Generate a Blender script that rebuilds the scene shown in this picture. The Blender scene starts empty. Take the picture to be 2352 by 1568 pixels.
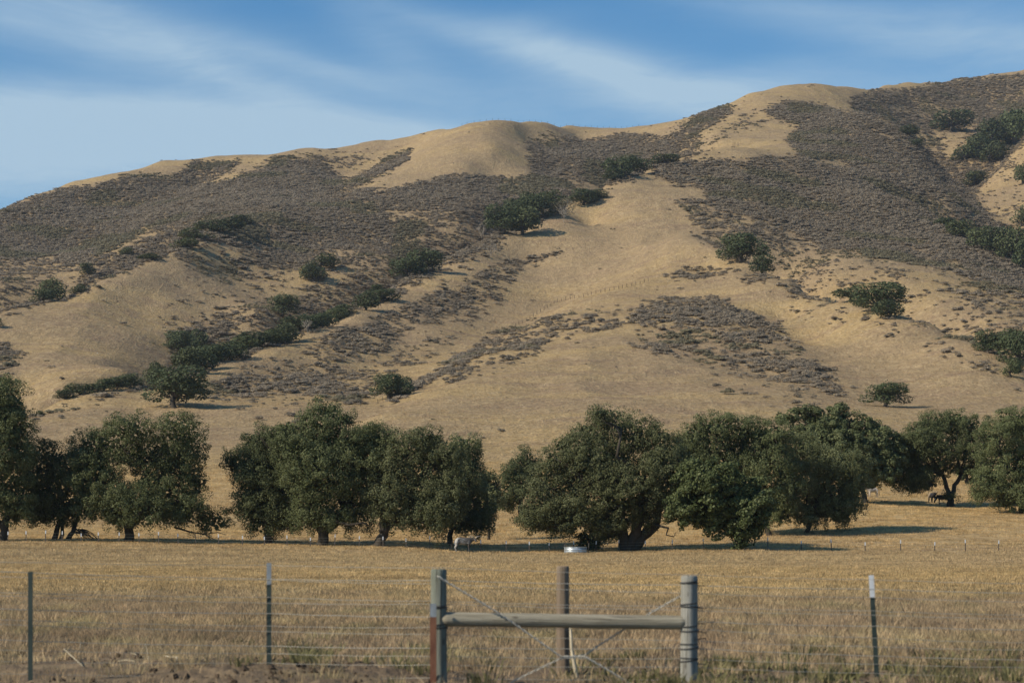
import bpy, bmesh, math, random
import numpy as np
from mathutils import Vector, Matrix

# ------------------------------------------------------------------ camera
F = 4573.0          # focal length in units of the 2352-wide measuring grid
HOR = 1237.0        # horizon row in that grid
CX = 1176.0
H = 1.32            # camera height
sc = bpy.context.scene
cam_d = bpy.data.cameras.new('camera')
cam = bpy.data.objects.new('camera', cam_d)
sc.collection.objects.link(cam)
cam.location = (0, 0, H)
cam.rotation_euler = (math.radians(90), 0, 0)
cam_d.sensor_width = 36.0
cam_d.lens = 36.0 * F / 2352.0
cam_d.shift_y = (HOR - 784.0) / 2352.0
cam_d.clip_start = 0.5
cam_d.clip_end = 30000
cam_d.dof.use_dof = True
cam_d.dof.focus_distance = 230
cam_d.dof.aperture_fstop = 3.2
sc.camera = cam

# ------------------------------------------------------------------ light
SUN_EL = math.radians(34)
SUN_AZ = math.radians(-112)      # clockwise from +Y: sun on the left, a little behind the camera
sun_dir = Vector((math.sin(SUN_AZ) * math.cos(SUN_EL), math.cos(SUN_AZ) * math.cos(SUN_EL), math.sin(SUN_EL)))
sl = bpy.data.lights.new('sun', 'SUN')
sl.energy = 5.0
sl.angle = math.radians(0.55)
sl.color = (1.0, 0.885, 0.72)
so = bpy.data.objects.new('sun', sl)
so.rotation_euler = (-sun_dir).to_track_quat('-Z', 'Y').to_euler()
so.location = (-40, -20, 60)
sc.collection.objects.link(so)

sc.view_settings.view_transform = 'Standard'
sc.view_settings.look = 'None'
sc.view_settings.exposure = 0.18
sc.view_settings.gamma = 1.0
sc.view_settings.use_curve_mapping = False

world = bpy.data.worlds.new('World')
sc.world = world
world.use_nodes = True


class NB:
    """small helper to write node graphs"""
    def __init__(self, nt):
        self.nt = nt

    def n(self, t, **kw):
        nd = self.nt.nodes.new(t)
        for k, v in kw.items():
            setattr(nd, k, v)
        return nd

    def l(self, a, b):
        self.nt.links.new(a, b)

    def put(self, sock, v):
        if isinstance(v, bpy.types.NodeSocket):
            self.l(v, sock)
        else:
            sock.default_value = v

    def m(self, op, a, b=0.0, c=0.0, clamp=False):
        nd = self.n('ShaderNodeMath', operation=op, use_clamp=clamp)
        self.put(nd.inputs[0], a)
        self.put(nd.inputs[1], b)
        self.put(nd.inputs[2], c)
        return nd.outputs[0]

    def comb(self, x, y, z=0.0):
        nd = self.n('ShaderNodeCombineXYZ')
        self.put(nd.inputs[0], x); self.put(nd.inputs[1], y); self.put(nd.inputs[2], z)
        return nd.outputs[0]

    def noise(self, vec, scale, detail=4.0, rough=0.55, dist=0.0):
        nd = self.n('ShaderNodeTexNoise')
        self.put(nd.inputs['Vector'], vec)
        nd.inputs['Scale'].default_value = scale
        nd.inputs['Detail'].default_value = detail
        nd.inputs['Roughness'].default_value = rough
        nd.inputs['Distortion'].default_value = dist
        return nd.outputs['Fac']

    def mapr(self, v, a, b, c=0.0, d=1.0, smooth=False):
        nd = self.n('ShaderNodeMapRange')
        if smooth:
            nd.interpolation_type = 'SMOOTHSTEP'
        self.put(nd.inputs[0], v)
        for i, x in enumerate((a, b, c, d)):
            nd.inputs[1 + i].default_value = x
        return nd.outputs[0]

    def mix(self, f, a, b, mode='MIX'):
        nd = self.n('ShaderNodeMix', data_type='RGBA', blend_type=mode)
        self.put(nd.inputs[0], f)
        for s, v in ((nd.inputs[6], a), (nd.inputs[7], b)):
            if isinstance(v, tuple) and len(v) == 3:
                v = v + (1.0,)
            self.put(s, v)
        return nd.outputs[2]

    def mapping(self, vec, scale=(1, 1, 1), rot=(0, 0, 0), loc=(0, 0, 0)):
        nd = self.n('ShaderNodeMapping')
        self.l(vec, nd.inputs[0])
        nd.inputs['Scale'].default_value = scale
        nd.inputs['Rotation'].default_value = rot
        nd.inputs['Location'].default_value = loc
        return nd.outputs[0]


# ------------------------------------------------------------------ sky
def build_world():
    nt = world.node_tree
    nt.nodes.clear()
    b = NB(nt)
    sky = b.n('ShaderNodeTexSky', sky_type='NISHITA')
    sky.sun_disc = False
    sky.sun_elevation = SUN_EL
    sky.sun_rotation = SUN_AZ % (2 * math.pi)
    sky.altitude = 300
    sky.air_density = 1.0
    sky.dust_density = 0.3
    sky.ozone_density = 4.0
    tc = b.n('ShaderNodeTexCoord')
    sep = b.n('ShaderNodeSeparateXYZ')
    b.l(tc.outputs['Generated'], sep.inputs[0])
    x, y, z = sep.outputs
    az = b.m('MULTIPLY', b.m('ARCTAN2', x, y), 57.2958)     # degrees, 0 = +Y
    el = b.m('MULTIPLY', b.m('ARCSINE', z), 57.2958)
    v = b.comb(az, el, 0.0)
    # wispy cirrus: streaks that run down to the right
    warp = b.noise(v, 0.10, 2.0, 0.5)
    wv = b.n('ShaderNodeVectorMath', operation='ADD')
    b.l(v, wv.inputs[0])
    b.l(b.comb(b.m('MULTIPLY', warp, 6.0), b.m('MULTIPLY', warp, -3.0)), wv.inputs[1])
    r1 = b.mapping(wv.outputs[0], (0.14, 0.62, 1), (0, 0, math.radians(20)))
    r2 = b.mapping(wv.outputs[0], (0.35, 1.9, 1), (0, 0, math.radians(14)))
    r3 = b.mapping(v, (0.045, 0.16, 1), (0, 0, math.radians(10)), (3.1, 1.7, 0))
    n1 = b.noise(r1, 1.0, 5.0, 0.55)
    n2 = b.noise(r2, 1.0, 4.0, 0.6)
    n3 = b.noise(r3, 1.0, 3.0, 0.5)
    r4 = b.mapping(wv.outputs[0], (0.9, 5.5, 1), (0, 0, math.radians(17)))
    n4 = b.noise(r4, 1.0, 5.0, 0.65, 0.3)
    streak = b.m('ADD', b.m('ADD', b.m('MULTIPLY', n1, 0.5), b.m('MULTIPLY', n2, 0.28)), b.m('MULTIPLY', n4, 0.22))

    def band(x0, y0, ang, sa, sb):
        """soft elongated cloud at azimuth x0, elevation y0 (degrees)"""
        dx = b.m('SUBTRACT', az, x0)
        dy = b.m('SUBTRACT', el, y0)
        c, s = math.cos(ang), math.sin(ang)
        p = b.m('ADD', b.m('MULTIPLY', dx, c / sa), b.m('MULTIPLY', dy, s / sa))
        q = b.m('ADD', b.m('MULTIPLY', dx, -s / sb), b.m('MULTIPLY', dy, c / sb))
        r = b.m('ADD', b.m('MULTIPLY', p, p), b.m('MULTIPLY', q, q))
        return b.m('EXPONENT', b.m('MULTIPLY', r, -1.0))

    def pos(dx, dy):
        u = (dx - CX) / F
        return math.degrees(math.atan(u)), math.degrees(math.atan((HOR - dy) / F / math.sqrt(1 + u * u)))
    R = math.radians
    bands = None
    for (px, py, ang, sa, sb, amp) in CLOUDS:
        a0, e0 = pos(px, py)
        g = b.m('MULTIPLY', band(a0, e0, R(ang), sa, sb), amp)
        bands = g if bands is None else b.m('ADD', bands, g)
    base = b.m('MULTIPLY', b.mapr(n3, 0.35, 0.70, 0.2, 1.0, True), b.mapr(el, 4.0, 26.0, 0.34, 0.10))
    dens = b.m('ADD', b.m('MULTIPLY', bands, b.mapr(streak, 0.30, 0.68, 0.48, 1.15)), b.m('MULTIPLY', base, b.mapr(streak, 0.32, 0.66, 0.35, 1.0)))
    dens = b.m('MINIMUM', dens, 0.9)
    dens = b.m('MULTIPLY', dens, b.mapr(el, 0.0, 4.0))
    skyc = b.mix(1.0, sky.outputs[0], SKY_TINT, 'MULTIPLY')
    # deeper blue away from the horizon, all the way round
    deep = b.mapr(el, 4.0, 24.0, 0.0, 1.0, True)
    skyc = b.mix(deep, skyc, b.mix(1.0, skyc, SKY_DEEP, 'MULTIPLY'))
    col = b.mix(dens, skyc, CLOUD_COL)
    bg = b.n('ShaderNodeBackground')
    b.l(col, bg.inputs[0])
    bg.inputs[1].default_value = SKY_STRENGTH
    out = b.n('ShaderNodeOutputWorld')
    b.l(bg.outputs[0], out.inputs[0])


SKY_STRENGTH = 0.092
SKY_TINT = (0.58, 1.02, 1.14)
SKY_DEEP = (0.56, 0.86, 1.0)
CLOUD_COL = (4.2, 5.75, 7.1)
CLOUDS = [  # grid x, grid y, tilt, half lengths in degrees, amount
    (120, 285, -2, 9.0, 0.95, 1.0),
    (620, 305, -4, 6.5, 0.70, 0.95),
    (-200, 330, 0, 8.0, 1.4, 0.5),
    (930, 330, -4, 4.0, 0.45, 0.35),
    (120, 60, -12, 5.0, 0.8, 0.45),
    (420, 120, -22, 4.0, 0.45, 0.30),
    (700, 150, -12, 3.5, 0.35, 0.42),
    (980, 50, -18, 2.2, 0.45, 0.30),
    (1280, 120, -14, 2.6, 0.45, 0.65),
    (1480, 190, -14, 3.6, 0.75, 0.95),
    (1700, 190, 8, 3.0, 0.5, 0.40),
    (2150, 90, -10, 4.5, 0.55, 0.45),
    (2380, 70, -5, 3.0, 0.7, 0.30),
    (1850, 20, -5, 3.5, 0.3, 0.2),
    (60, 400, 0, 6.0, 0.9, 0.55),
    (1900, 215, 4, 4.0, 0.7, 0.40),
    (1150, 230, -8, 5.0, 0.9, 0.32),
    (560, 190, -12, 5.0, 0.5, 0.30),
    (880, 90, -30, 2.0, 0.6, 0.25),
    (250, 30, -10, 5.0, 0.7, 0.30),
    (1180, 60, 8, 1.6, 0.35, 0.16),
]
build_world()


# ------------------------------------------------------------------ helpers
def link(o):
    sc.collection.objects.link(o)
    return o


def tag(o, label=None, cat=None, group=None, kind=None):
    if label: o['label'] = label
    if cat: o['category'] = cat
    if group: o['group'] = group
    if kind: o['kind'] = kind
    return o


def mesh_np(name, verts, faces_flat, nper, mats=(), smooth=False):
    """verts (n,3) float, faces_flat (m,nper) int"""
    me = bpy.data.meshes.new(name)
    verts = np.asarray(verts, dtype=np.float32)
    faces_flat = np.asarray(faces_flat, dtype=np.int32)
    nf = len(faces_flat)
    me.vertices.add(len(verts))
    me.vertices.foreach_set('co', verts.ravel())
    me.loops.add(nf * nper)
    me.loops.foreach_set('vertex_index', faces_flat.ravel())
    me.polygons.add(nf)
    me.polygons.foreach_set('loop_start', np.arange(0, nf * nper, nper, dtype=np.int32))
    me.polygons.foreach_set('loop_total', np.full(nf, nper, dtype=np.int32))
    if smooth:
        me.polygons.foreach_set('use_smooth', np.ones(nf, dtype=bool))
    for m in mats:
        me.materials.append(m)
    me.update(calc_edges=True)
    return me


def obj(name, me, parent=None, loc=None):
    o = bpy.data.objects.new(name, me)
    link(o)
    if parent is not None:
        o.parent = parent
    if loc is not None:
        o.location = loc
    return o


def empty(name, loc=(0, 0, 0)):
    o = bpy.data.objects.new(name, None)
    o.location = loc
    o.empty_display_size = 0.3
    return link(o)


rng = np.random.default_rng(7)
_tab = np.random.default_rng(11).random((256, 256))


def vnoise(x, y):
    xi = np.floor(x).astype(np.int64); yi = np.floor(y).astype(np.int64)
    fx = x - xi; fy = y - yi
    fx = fx * fx * (3 - 2 * fx); fy = fy * fy * (3 - 2 * fy)
    a = _tab[xi & 255, yi & 255]; b_ = _tab[(xi + 1) & 255, yi & 255]
    c = _tab[xi & 255, (yi + 1) & 255]; d = _tab[(xi + 1) & 255, (yi + 1) & 255]
    return (a * (1 - fx) + b_ * fx) * (1 - fy) + (c * (1 - fx) + d * fx) * fy


def fbm(x, y, oct=4, gain=0.5):
    s = np.zeros_like(x, dtype=float); a = 1.0; t = 0.0
    for i in range(oct):
        s += a * (vnoise(x * 2.03 ** i + 17.3 * i, y * 2.03 ** i + 5.1 * i) - 0.5) * 2
        t += a; a *= gain
    return s / t


# ------------------------------------------------------------------ terrain control points
# each row: grid x, grid y, distance ; the height follows from the sight line
P = []


def cp(*rows):
    for r in rows:
        P.append(r)


def hidden(rows, dY, drop):
    """ground that falls away behind a crest"""
    for (dx, dy, Y) in rows:
        Z = H + (HOR - dy) / F * Y - drop
        Y2 = Y + dY
        P.append((dx, HOR - (Z - H) * F / Y2, Y2))


def front(rows, dY=24, dpx=7, two=True):
    """the face just in front of a crest stays below the sight line to it"""
    for (dx, dy, Y) in rows:
        P.append((dx, dy + dpx, Y - dY))
        if two:
            P.append((dx, dy + dpx * 2.6, Y - dY * 2.2))


def dens(rows, step=24.0):
    """fill a crest line with in-between points so that it runs evenly"""
    out = [rows[0]]
    for a, b_ in zip(rows[:-1], rows[1:]):
        d = math.hypot((b_[0] - a[0]) / F * (a[2] + b_[2]) / 2, b_[2] - a[2])
        n = min(12, max(1, int(round(d / step))))
        for k in range(1, n + 1):
            t = k / n
            out.append(tuple(a[i] + (b_[i] - a[i]) * t for i in range(3)))
    return out


def flat(dx, Y, Z):
    P.append((dx, HOR - (Z - H) * F / Y, Y))


for Y in (10, 15, 30, 55, 90, 130):
    for dx in (-2500, -800, 0, 500, 1000, 1400, 1900, 2352, 3200, 4800):
        flat(dx, Y, 0.0 + (0.25 if (dx < 300 and Y > 100) else 0))
flat(70, 19.6, -0.10); flat(618, 20.2, 0.0); flat(1000, 19.6, -0.10); flat(1290, 20.4, -0.14); flat(1580, 19.6, -0.12); flat(2000, 19.6, -0.10)
flat(1176, 22, -0.12)
# far edge of the field and tree bases
cp((-900, 1240, 185), (0, 1243, 183), (295, 1244, 186), (617, 1250, 186), (742, 1253, 184), (872, 1253, 183), (1070, 1268, 178), (1190, 1268, 180),
   (1440, 1264, 182), (1703, 1261, 178), (2000, 1268, 176), (2352, 1266, 176), (3200, 1262, 176))
cp((0, 1235, 196), (500, 1238, 197), (900, 1240, 197), (1150, 1245, 197), (1770, 1231, 200), (2100, 1236, 195), (2352, 1238, 195), (2100, 1205, 212), (2352, 1208, 212))
cp((0, 1205, 235), (500, 1210, 235), (800, 1215, 235), (1150, 1195, 235), (1400, 1195, 235), (1800, 1175, 235), (1990, 1155, 245), (2185, 1164, 250), (2352, 1165, 248), (-900, 1200, 240), (3200, 1150, 250))
cp((1150, 1160, 262), (2100, 1125, 275), (2352, 1120, 280))
cp((-900, 1120, 320), (0, 1110, 310), (300, 1100, 310), (600, 1095, 310), (1000, 1090, 310), (1400, 1075, 315), (1800, 1075, 315), (2050, 1080, 310), (2352, 1080, 310), (3200, 1060, 330))
# spur that carries the long row of gully oaks (crest C)
C = [(-500, 985, 400), (-100, 990, 430), (80, 960, 460), (130, 941, 480), (230, 912, 500), (340, 890, 525), (450, 856, 560), (540, 822, 595), (640, 792, 630), (750, 746, 680), (830, 708, 720), (910, 670, 760), (1010, 620, 810),
     (1100, 573, 860), (1180, 536, 900), (1300, 480, 950), (1390, 432, 1000), (1480, 396, 1045), (1560, 370, 1085)]
C = dens(C)
cp(*C); hidden(C, 36, 15); front(C[::2])
hidden([(1480, 396, 1045), (1560, 370, 1085)], 90, 14)
# face in front of C
cp((80, 1010, 390), (350, 960, 440), (300, 1010, 385), (600, 950, 440), (600, 1010, 380), (500, 900, 500), (700, 860, 560), (700, 940, 450), (900, 760, 660), (880, 830, 590),
   (1050, 690, 730), (1000, 760, 660), (1200, 600, 830), (1350, 520, 910))
L = [(1290, 700, 745), (1200, 752, 690), (1130, 785, 650), (1060, 822, 610), (1000, 850, 565), (950, 882, 525), (900, 910, 485), (830, 958, 435), (780, 1000, 395)]
cp(*dens(L))
cp((1330, 690, 705), (1250, 735, 655), (1120, 815, 570), (1040, 860, 515), (960, 905, 462), (880, 955, 410), (820, 1000, 372))
# front hill
cp((1400, 600, 810), (1400, 500, 905), (1500, 560, 830), (1530, 470, 920), (1500, 640, 742), (1400, 665, 725), (1620, 632, 738), (1600, 545, 830), (1560, 430, 980),
   (1500, 682, 688), (1650, 690, 665), (1400, 760, 600), (1250, 830, 530), (1400, 860, 495), (1560, 780, 575), (1600, 860, 500), (1740, 735, 610), (1800, 790, 565), (1880, 850, 515), (1960, 905, 470),
   (1750, 850, 515), (1200, 930, 430), (1400, 950, 405), (1600, 960, 400), (1800, 940, 415), (1100, 1010, 375), (1400, 1020, 355), (1700, 1020, 355), (2000, 1010, 370), (2200, 1005, 375), (2352, 1000, 385), (3200, 980, 400))
cp((1800, 740, 640), (1860, 790, 590), (1930, 830, 548), (2000, 880, 500), (2060, 930, 465))
cp((2000, 780, 565), (2100, 830, 525), (2200, 870, 490), (2352, 900, 475), (2120, 900, 480), (2300, 950, 425))
G = [(1600, 540, 850), (1660, 592, 790), (1720, 612, 750), (1790, 640, 712), (1900, 688, 655), (1990, 703, 625), (2080, 735, 595), (2160, 765, 572), (2240, 792, 552), (2300, 822, 530), (2352, 862, 510), (2500, 930, 480)]
G = dens(G)
cp(*G); hidden(G[4:], 30, 11); front(G[6::2], 16, 7, False)
# slopes behind the grass spur
cp((1720, 540, 850), (1800, 580, 840), (1850, 560, 860), (1900, 640, 765), (1930, 600, 790), (2000, 600, 790), (2060, 650, 735), (2150, 640, 750), (2150, 710, 685), (2250, 680, 715), (2250, 740, 655), (2352, 720, 680), (2352, 790, 610), (2700, 760, 640))
cp((1700, 480, 925), (1800, 480, 935), (1900, 540, 880), (1900, 440, 1010), (2000, 520, 920), (2100, 580, 850), (2000, 420, 1080), (2100, 480, 1010), (2200, 610, 820), (2352, 665, 770), (1650, 420, 1000))
E2 = [(2150, 503, 985), (2200, 528, 960), (2250, 560, 930), (2300, 584, 905), (2352, 612, 880), (2600, 700, 840)]
E2 = dens(E2)
cp(*E2); hidden(E2, 42, 15); front(E2[::2])
E = [(1970, 265, 1400), (2060, 312, 1330), (2150, 380, 1250), (2200, 437, 1190), (2260, 492, 1130)]
E = dens(E)
cp(*E); hidden(E[3:-5], 42, 13)
cp((2030, 330, 1230), (2110, 400, 1150), (2180, 460, 1090))
cp((2100, 240, 1560), (2200, 290, 1500), (2300, 240, 1600), (2200, 215, 1640), (2100, 290, 1480), (2230, 350, 1420), (2352, 280, 1500), (2352, 220, 1620))
FR = [(2290, 392, 1250), (2240, 442, 1215), (2352, 325, 1290), (2500, 250, 1350)]
FR = dens(FR)
cp(*FR); hidden([r for r in FR if r[0] > 2285], 35, 5)
cp((2290, 470, 1150), (2352, 420, 1190), (2352, 510, 1090), (2500, 500, 1080))
# grass above the brush shoulder, upper right
cp((1620, 364, 1130), (1700, 350, 1150), (1850, 362, 1120), (1940, 386, 1120), (1800, 420, 1020), (1720, 310, 1250), (1780, 270, 1330), (1850, 300, 1270), (1900, 250, 1400), (1640, 320, 1240), (1700, 255, 1380), (1560, 345, 1270))
# left spur (crest B)
B = [(-500, 730, 690), (-100, 740, 700), (0, 722, 725), (90, 703, 742), (160, 685, 760), (270, 633, 805), (330, 605, 830), (400, 580, 855), (480, 546, 905), (560, 515, 950), (625, 500, 985)]
B = dens(B)
cp(*B); [hidden([r], 36, 13 if r[0] < 260 else 13 - 10 * (r[0] - 260) / 240.0) for r in B if r[0] < 500]
cp((60, 890, 590), (0, 870, 600), (0, 800, 650), (90, 780, 665), (200, 830, 630), (200, 760, 690), (300, 800, 680), (300, 700, 750), (400, 760, 728), (400, 660, 788), (150, 900, 570), (300, 860, 600), (100, 720, 715), (-300, 850, 620))
# middle slopes between B and C
cp((500, 720, 770), (520, 620, 850), (620, 640, 850), (600, 560, 925), (600, 720, 760), (700, 660, 840), (700, 570, 940), (800, 640, 860), (820, 560, 960), (900, 600, 895), (950, 520, 1000), (1060, 500, 1010),
   (700, 480, 1030), (560, 470, 1050), (850, 440, 1110), (1000, 410, 1150), (1130, 408, 1170), (1100, 470, 1060), (1250, 400, 1200), (1300, 440, 1120), (1220, 330, 1310), (1350, 380, 1230), (1450, 350, 1330), (1340, 330, 1400))
# upper left slopes
cp((530, 405, 1240), (400, 478, 1120), (300, 560, 1000), (210, 630, 920), (450, 430, 1260), (300, 480, 1190), (180, 570, 1060), (100, 620, 960), (0, 660, 880), (0, 580, 1040), (100, 520, 1130), (200, 450, 1220), (350, 420, 1260), (-300, 620, 1000), (-300, 700, 850))
cp((700, 400, 1230), (640, 440, 1160), (600, 390, 1270), (760, 450, 1130), (900, 395, 1190), (1000, 335, 1260), (930, 345, 1330), (850, 388, 1290), (780, 412, 1250), (800, 370, 1320), (1130, 340, 1210), (1060, 370, 1180))
SK = [(-900, 720, 1150), (-500, 620, 1180), (-200, 560, 1200), (0, 488, 1230), (60, 460, 1250), (150, 428, 1275), (250, 405, 1300), (380, 372, 1330), (490, 361, 1350), (570, 360, 1360), (700, 345, 1370), (850, 328, 1390), (960, 316, 1400), (1020, 300, 1370),
      (1080, 286, 1330), (1130, 280, 1320), (1180, 284, 1330), (1230, 290, 1410), (1310, 290, 1450), (1400, 298, 1480), (1460, 303, 1490), (1540, 293, 1470), (1600, 270, 1440), (1660, 242, 1440), (1720, 217, 1450), (1800, 200, 1480), (1870, 195, 1500),
      (1940, 200, 1530), (1990, 208, 1570), (2060, 198, 1640), (2200, 182, 1700), (2352, 165, 1750), (2600, 150, 1800), (3200, 200, 1800), (4500, 400, 1800)]
SK = dens(SK, 34)
cp(*SK); hidden(SK, 60, 6); hidden(SK[::3], 350, 90)
cp((-2500, 1150, 400), (-2500, 1000, 800), (-2500, 900, 1300), (4800, 1150, 400), (4800, 900, 900), (4800, 700, 1400), (-1200, 980, 600), (3200, 800, 800), (3200, 600, 1200), (-1200, 850, 900))

P = np.array(P, float)
PX = (P[:, 0] - CX) / F * P[:, 2]
PY = P[:, 2]
PZ = H + (HOR - P[:, 1]) / F * P[:, 2]


def warp_xy(X, Y):
    # compress distances a little so that the near field and far ridges weigh alike
    s = 900.0 * np.log1p(Y / 300.0)
    k = s / np.maximum(Y, 1e-3)
    return X * k, s


qx, qy = warp_xy(PX, PY)
CC = 6.0


def kern(r2):
    return -np.sqrt(r2 + CC * CC)


def solve_rbf():
    n = len(PX)
    r2 = (qx[:, None] - qx[None]) ** 2 + (qy[:, None] - qy[None]) ** 2
    A = kern(r2)
    # one slope's worth of smoothing, smaller near the camera
    A[np.diag_indices(n)] += np.where(PY < 330, 0.15, 1.0) * -0.0 + np.where(PY < 330, 0.05, 0.15)
    M = np.zeros((n + 1, n + 1))
    M[:n, :n] = A
    M[:n, n] = 1; M[n, :n] = 1
    rhs = np.concatenate([PZ, [0.0]])
    return np.linalg.solve(M, rhs)


WT = solve_rbf()


def base_z(X, Y):
    sh = X.shape
    x, y = warp_xy(X.ravel(), Y.ravel())
    out = np.empty(x.shape)
    for i in range(0, len(x), 20000):
        r2 = (x[i:i + 20000, None] - qx[None]) ** 2 + (y[i:i + 20000, None] - qy[None]) ** 2
        out[i:i + 20000] = kern(r2) @ WT[:-1] + WT[-1]
    return out.reshape(sh)


inner = np.linspace(-0.285, 0.285, 440)
side = 0.285 + 0.9 * (np.linspace(0, 1, 34)[1:] ** 1.7)
U = np.concatenate([-side[::-1], inner, side])
rows = [np.linspace(4, 15.5, 16)[:-1], np.arange(15.5, 25, 0.055), 25 * (60 / 25.) ** np.linspace(0, 1, 140)[:-1], 60 * (330 / 60.) ** np.linspace(0, 1, 150)[:-1],
        330 * (1850 / 330.) ** np.linspace(0, 1, 520)[:-1], 1850 * (6000 / 1850.) ** np.linspace(0, 1, 14)]
YR = np.concatenate(rows)
GX = U[None, :] * YR[:, None]
GY = np.repeat(YR[:, None], len(U), 1)


def smooth01(a, lo, hi):
    t = np.clip((a - lo) / (hi - lo), 0, 1)
    return t * t * (3 - 2 * t)


def base_grid():
    """base height on the net: solved on every second line, filled in between"""
    ci = np.unique(np.concatenate([np.arange(0, len(U), 2), [len(U) - 1]]))
    near = np.searchsorted(YR, 60)
    ri = np.unique(np.concatenate([np.arange(0, near, 8), np.arange(near, len(YR), 2), [len(YR) - 1]]))
    z = base_z(GX[np.ix_(ri, ci)], GY[np.ix_(ri, ci)])
    zc = np.stack([np.interp(U, U[ci], z[k]) for k in range(len(ri))])
    out = np.empty(GX.shape)
    k = np.clip(np.searchsorted(ri, np.arange(len(YR)), side='right') - 1, 0, len(ri) - 2)
    t = ((YR - YR[ri[k]]) / (YR[ri[k + 1]] - YR[ri[k]]))[:, None]
    return zc[k] * (1 - t) + zc[k + 1] * t


def height(X, Y):
    z = base_grid()
    hill = smooth01(Y, 330, 520)
    rid = 1 - np.abs(fbm(X / 34 + 5, Y / 75 + 11, 3, 0.5)) * 2.2
    z += hill * (1.4 * fbm(X / 62, Y / 62 + 3, 3) + 0.42 * fbm(X / 13 + 40, Y / 13, 3) + 1.0 * rid)
    far = smooth01(Y, 150, 230) * (1 - hill)
    z += far * 0.22 * fbm(X / 17 + 9, Y / 17, 3)
    near = 1 - smooth01(Y, 60, 150)
    z += near * 0.035 * fbm(X / 2.3, Y / 2.3 + 7, 3)
    # broken clods of soil along the fence
    clod = smooth01(Y, 15, 17.0) * (1 - smooth01(Y, 20.6, 23.5))
    f = fbm(X / 0.42 + 3, Y / 0.42, 4, 0.62)
    z += clod * (0.035 * f + 0.09 * np.clip(f - 0.15, 0, 1))
    back = smooth01(Y, 2200, 6000)
    return z * (1 - back) + (-5.0) * back


# sample the base on a coarser net along u, then add fine detail per vertex
GZ = height(GX, GY)


def zat(X, Y):
    X = np.asarray(X, float); Y = np.asarray(Y, float)
    u = X / Y
    j = np.clip(np.searchsorted(U, u) - 1, 0, len(U) - 2)
    i = np.clip(np.searchsorted(YR, Y) - 1, 0, len(YR) - 2)
    fu = np.clip((u - U[j]) / (U[j + 1] - U[j]), 0, 1)
    fy = np.clip((Y - YR[i]) / (YR[i + 1] - YR[i]), 0, 1)
    return (GZ[i, j] * (1 - fu) + GZ[i, j + 1] * fu) * (1 - fy) + (GZ[i + 1, j] * (1 - fu) + GZ[i + 1, j + 1] * fu) * fy


ELEV = (GZ - H) / GY              # tangent of elevation
MAXEL = np.maximum.accumulate(ELEV, axis=0)


def hit(dx, dy):
    """first ground met by the sight line through grid point (dx, dy)"""
    u = (dx - CX) / F
    e = (HOR - dy) / F
    j = int(np.clip(np.searchsorted(U, u) - 1, 0, len(U) - 2))
    f = (u - U[j]) / (U[j + 1] - U[j])
    col = ELEV[:, j] * (1 - f) + ELEV[:, j + 1] * f
    k = int(np.argmax(col >= e))
    if not (col >= e).any():
        k = int(np.argmax(col[:800]))
        Y = YR[k]
        return u * Y, Y, float(zat(u * Y, Y))
    if k > 0 and col[k] != col[k - 1]:
        t = (e - col[k - 1]) / (col[k] - col[k - 1])
        Y = YR[k - 1] + t * (YR[k] - YR[k - 1])
    else:
        Y = YR[k]
    return u * Y, Y, float(zat(u * Y, Y))


def visible(X, Y, Z, tol=0.0012):
    u = X / Y
    j = np.clip(np.searchsorted(U, u) - 1, 0, len(U) - 2)
    i = np.clip(np.searchsorted(YR, Y) - 2, 0, len(YR) - 1)
    return (Z - H) / Y > MAXEL[i, j] - tol


# ------------------------------------------------------------------ materials
def new_mat(name):
    m = bpy.data.materials.new(name)
    m.use_nodes = True
    nt = m.node_tree
    nt.nodes.clear()
    b = NB(nt)
    out = b.n('ShaderNodeOutputMaterial')
    return m, b, out


def principled(b, out, col, rough=0.8, spec=0.2, normal=None, metal=0.0):
    p = b.n('ShaderNodeBsdfPrincipled')
    b.put(p.inputs['Base Color'], col if isinstance(col, bpy.types.NodeSocket) else tuple(col) + ((1.0,) if len(col) == 3 else ()))
    b.put(p.inputs['Roughness'], rough)
    p.inputs['Specular IOR Level'].default_value = spec
    p.inputs['Metallic'].default_value = metal
    if normal is not None:
        b.l(normal, p.inputs['Normal'])
    b.l(p.outputs[0], out.inputs[0])
    return p


def bump(b, h, strength, dist):
    n = b.n('ShaderNodeBump')
    n.inputs['Strength'].default_value = strength
    n.inputs['Distance'].default_value = dist
    b.l(h, n.inputs['Height'])
    return n.outputs[0]


def world_pos(b):
    return b.n('ShaderNodeNewGeometry').outputs['Position']


TAN = (0.300, 0.218, 0.122)
GOLD = (0.355, 0.255, 0.125)
BROWN = (0.252, 0.178, 0.110)
PALE = (0.385, 0.290, 0.165)


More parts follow.
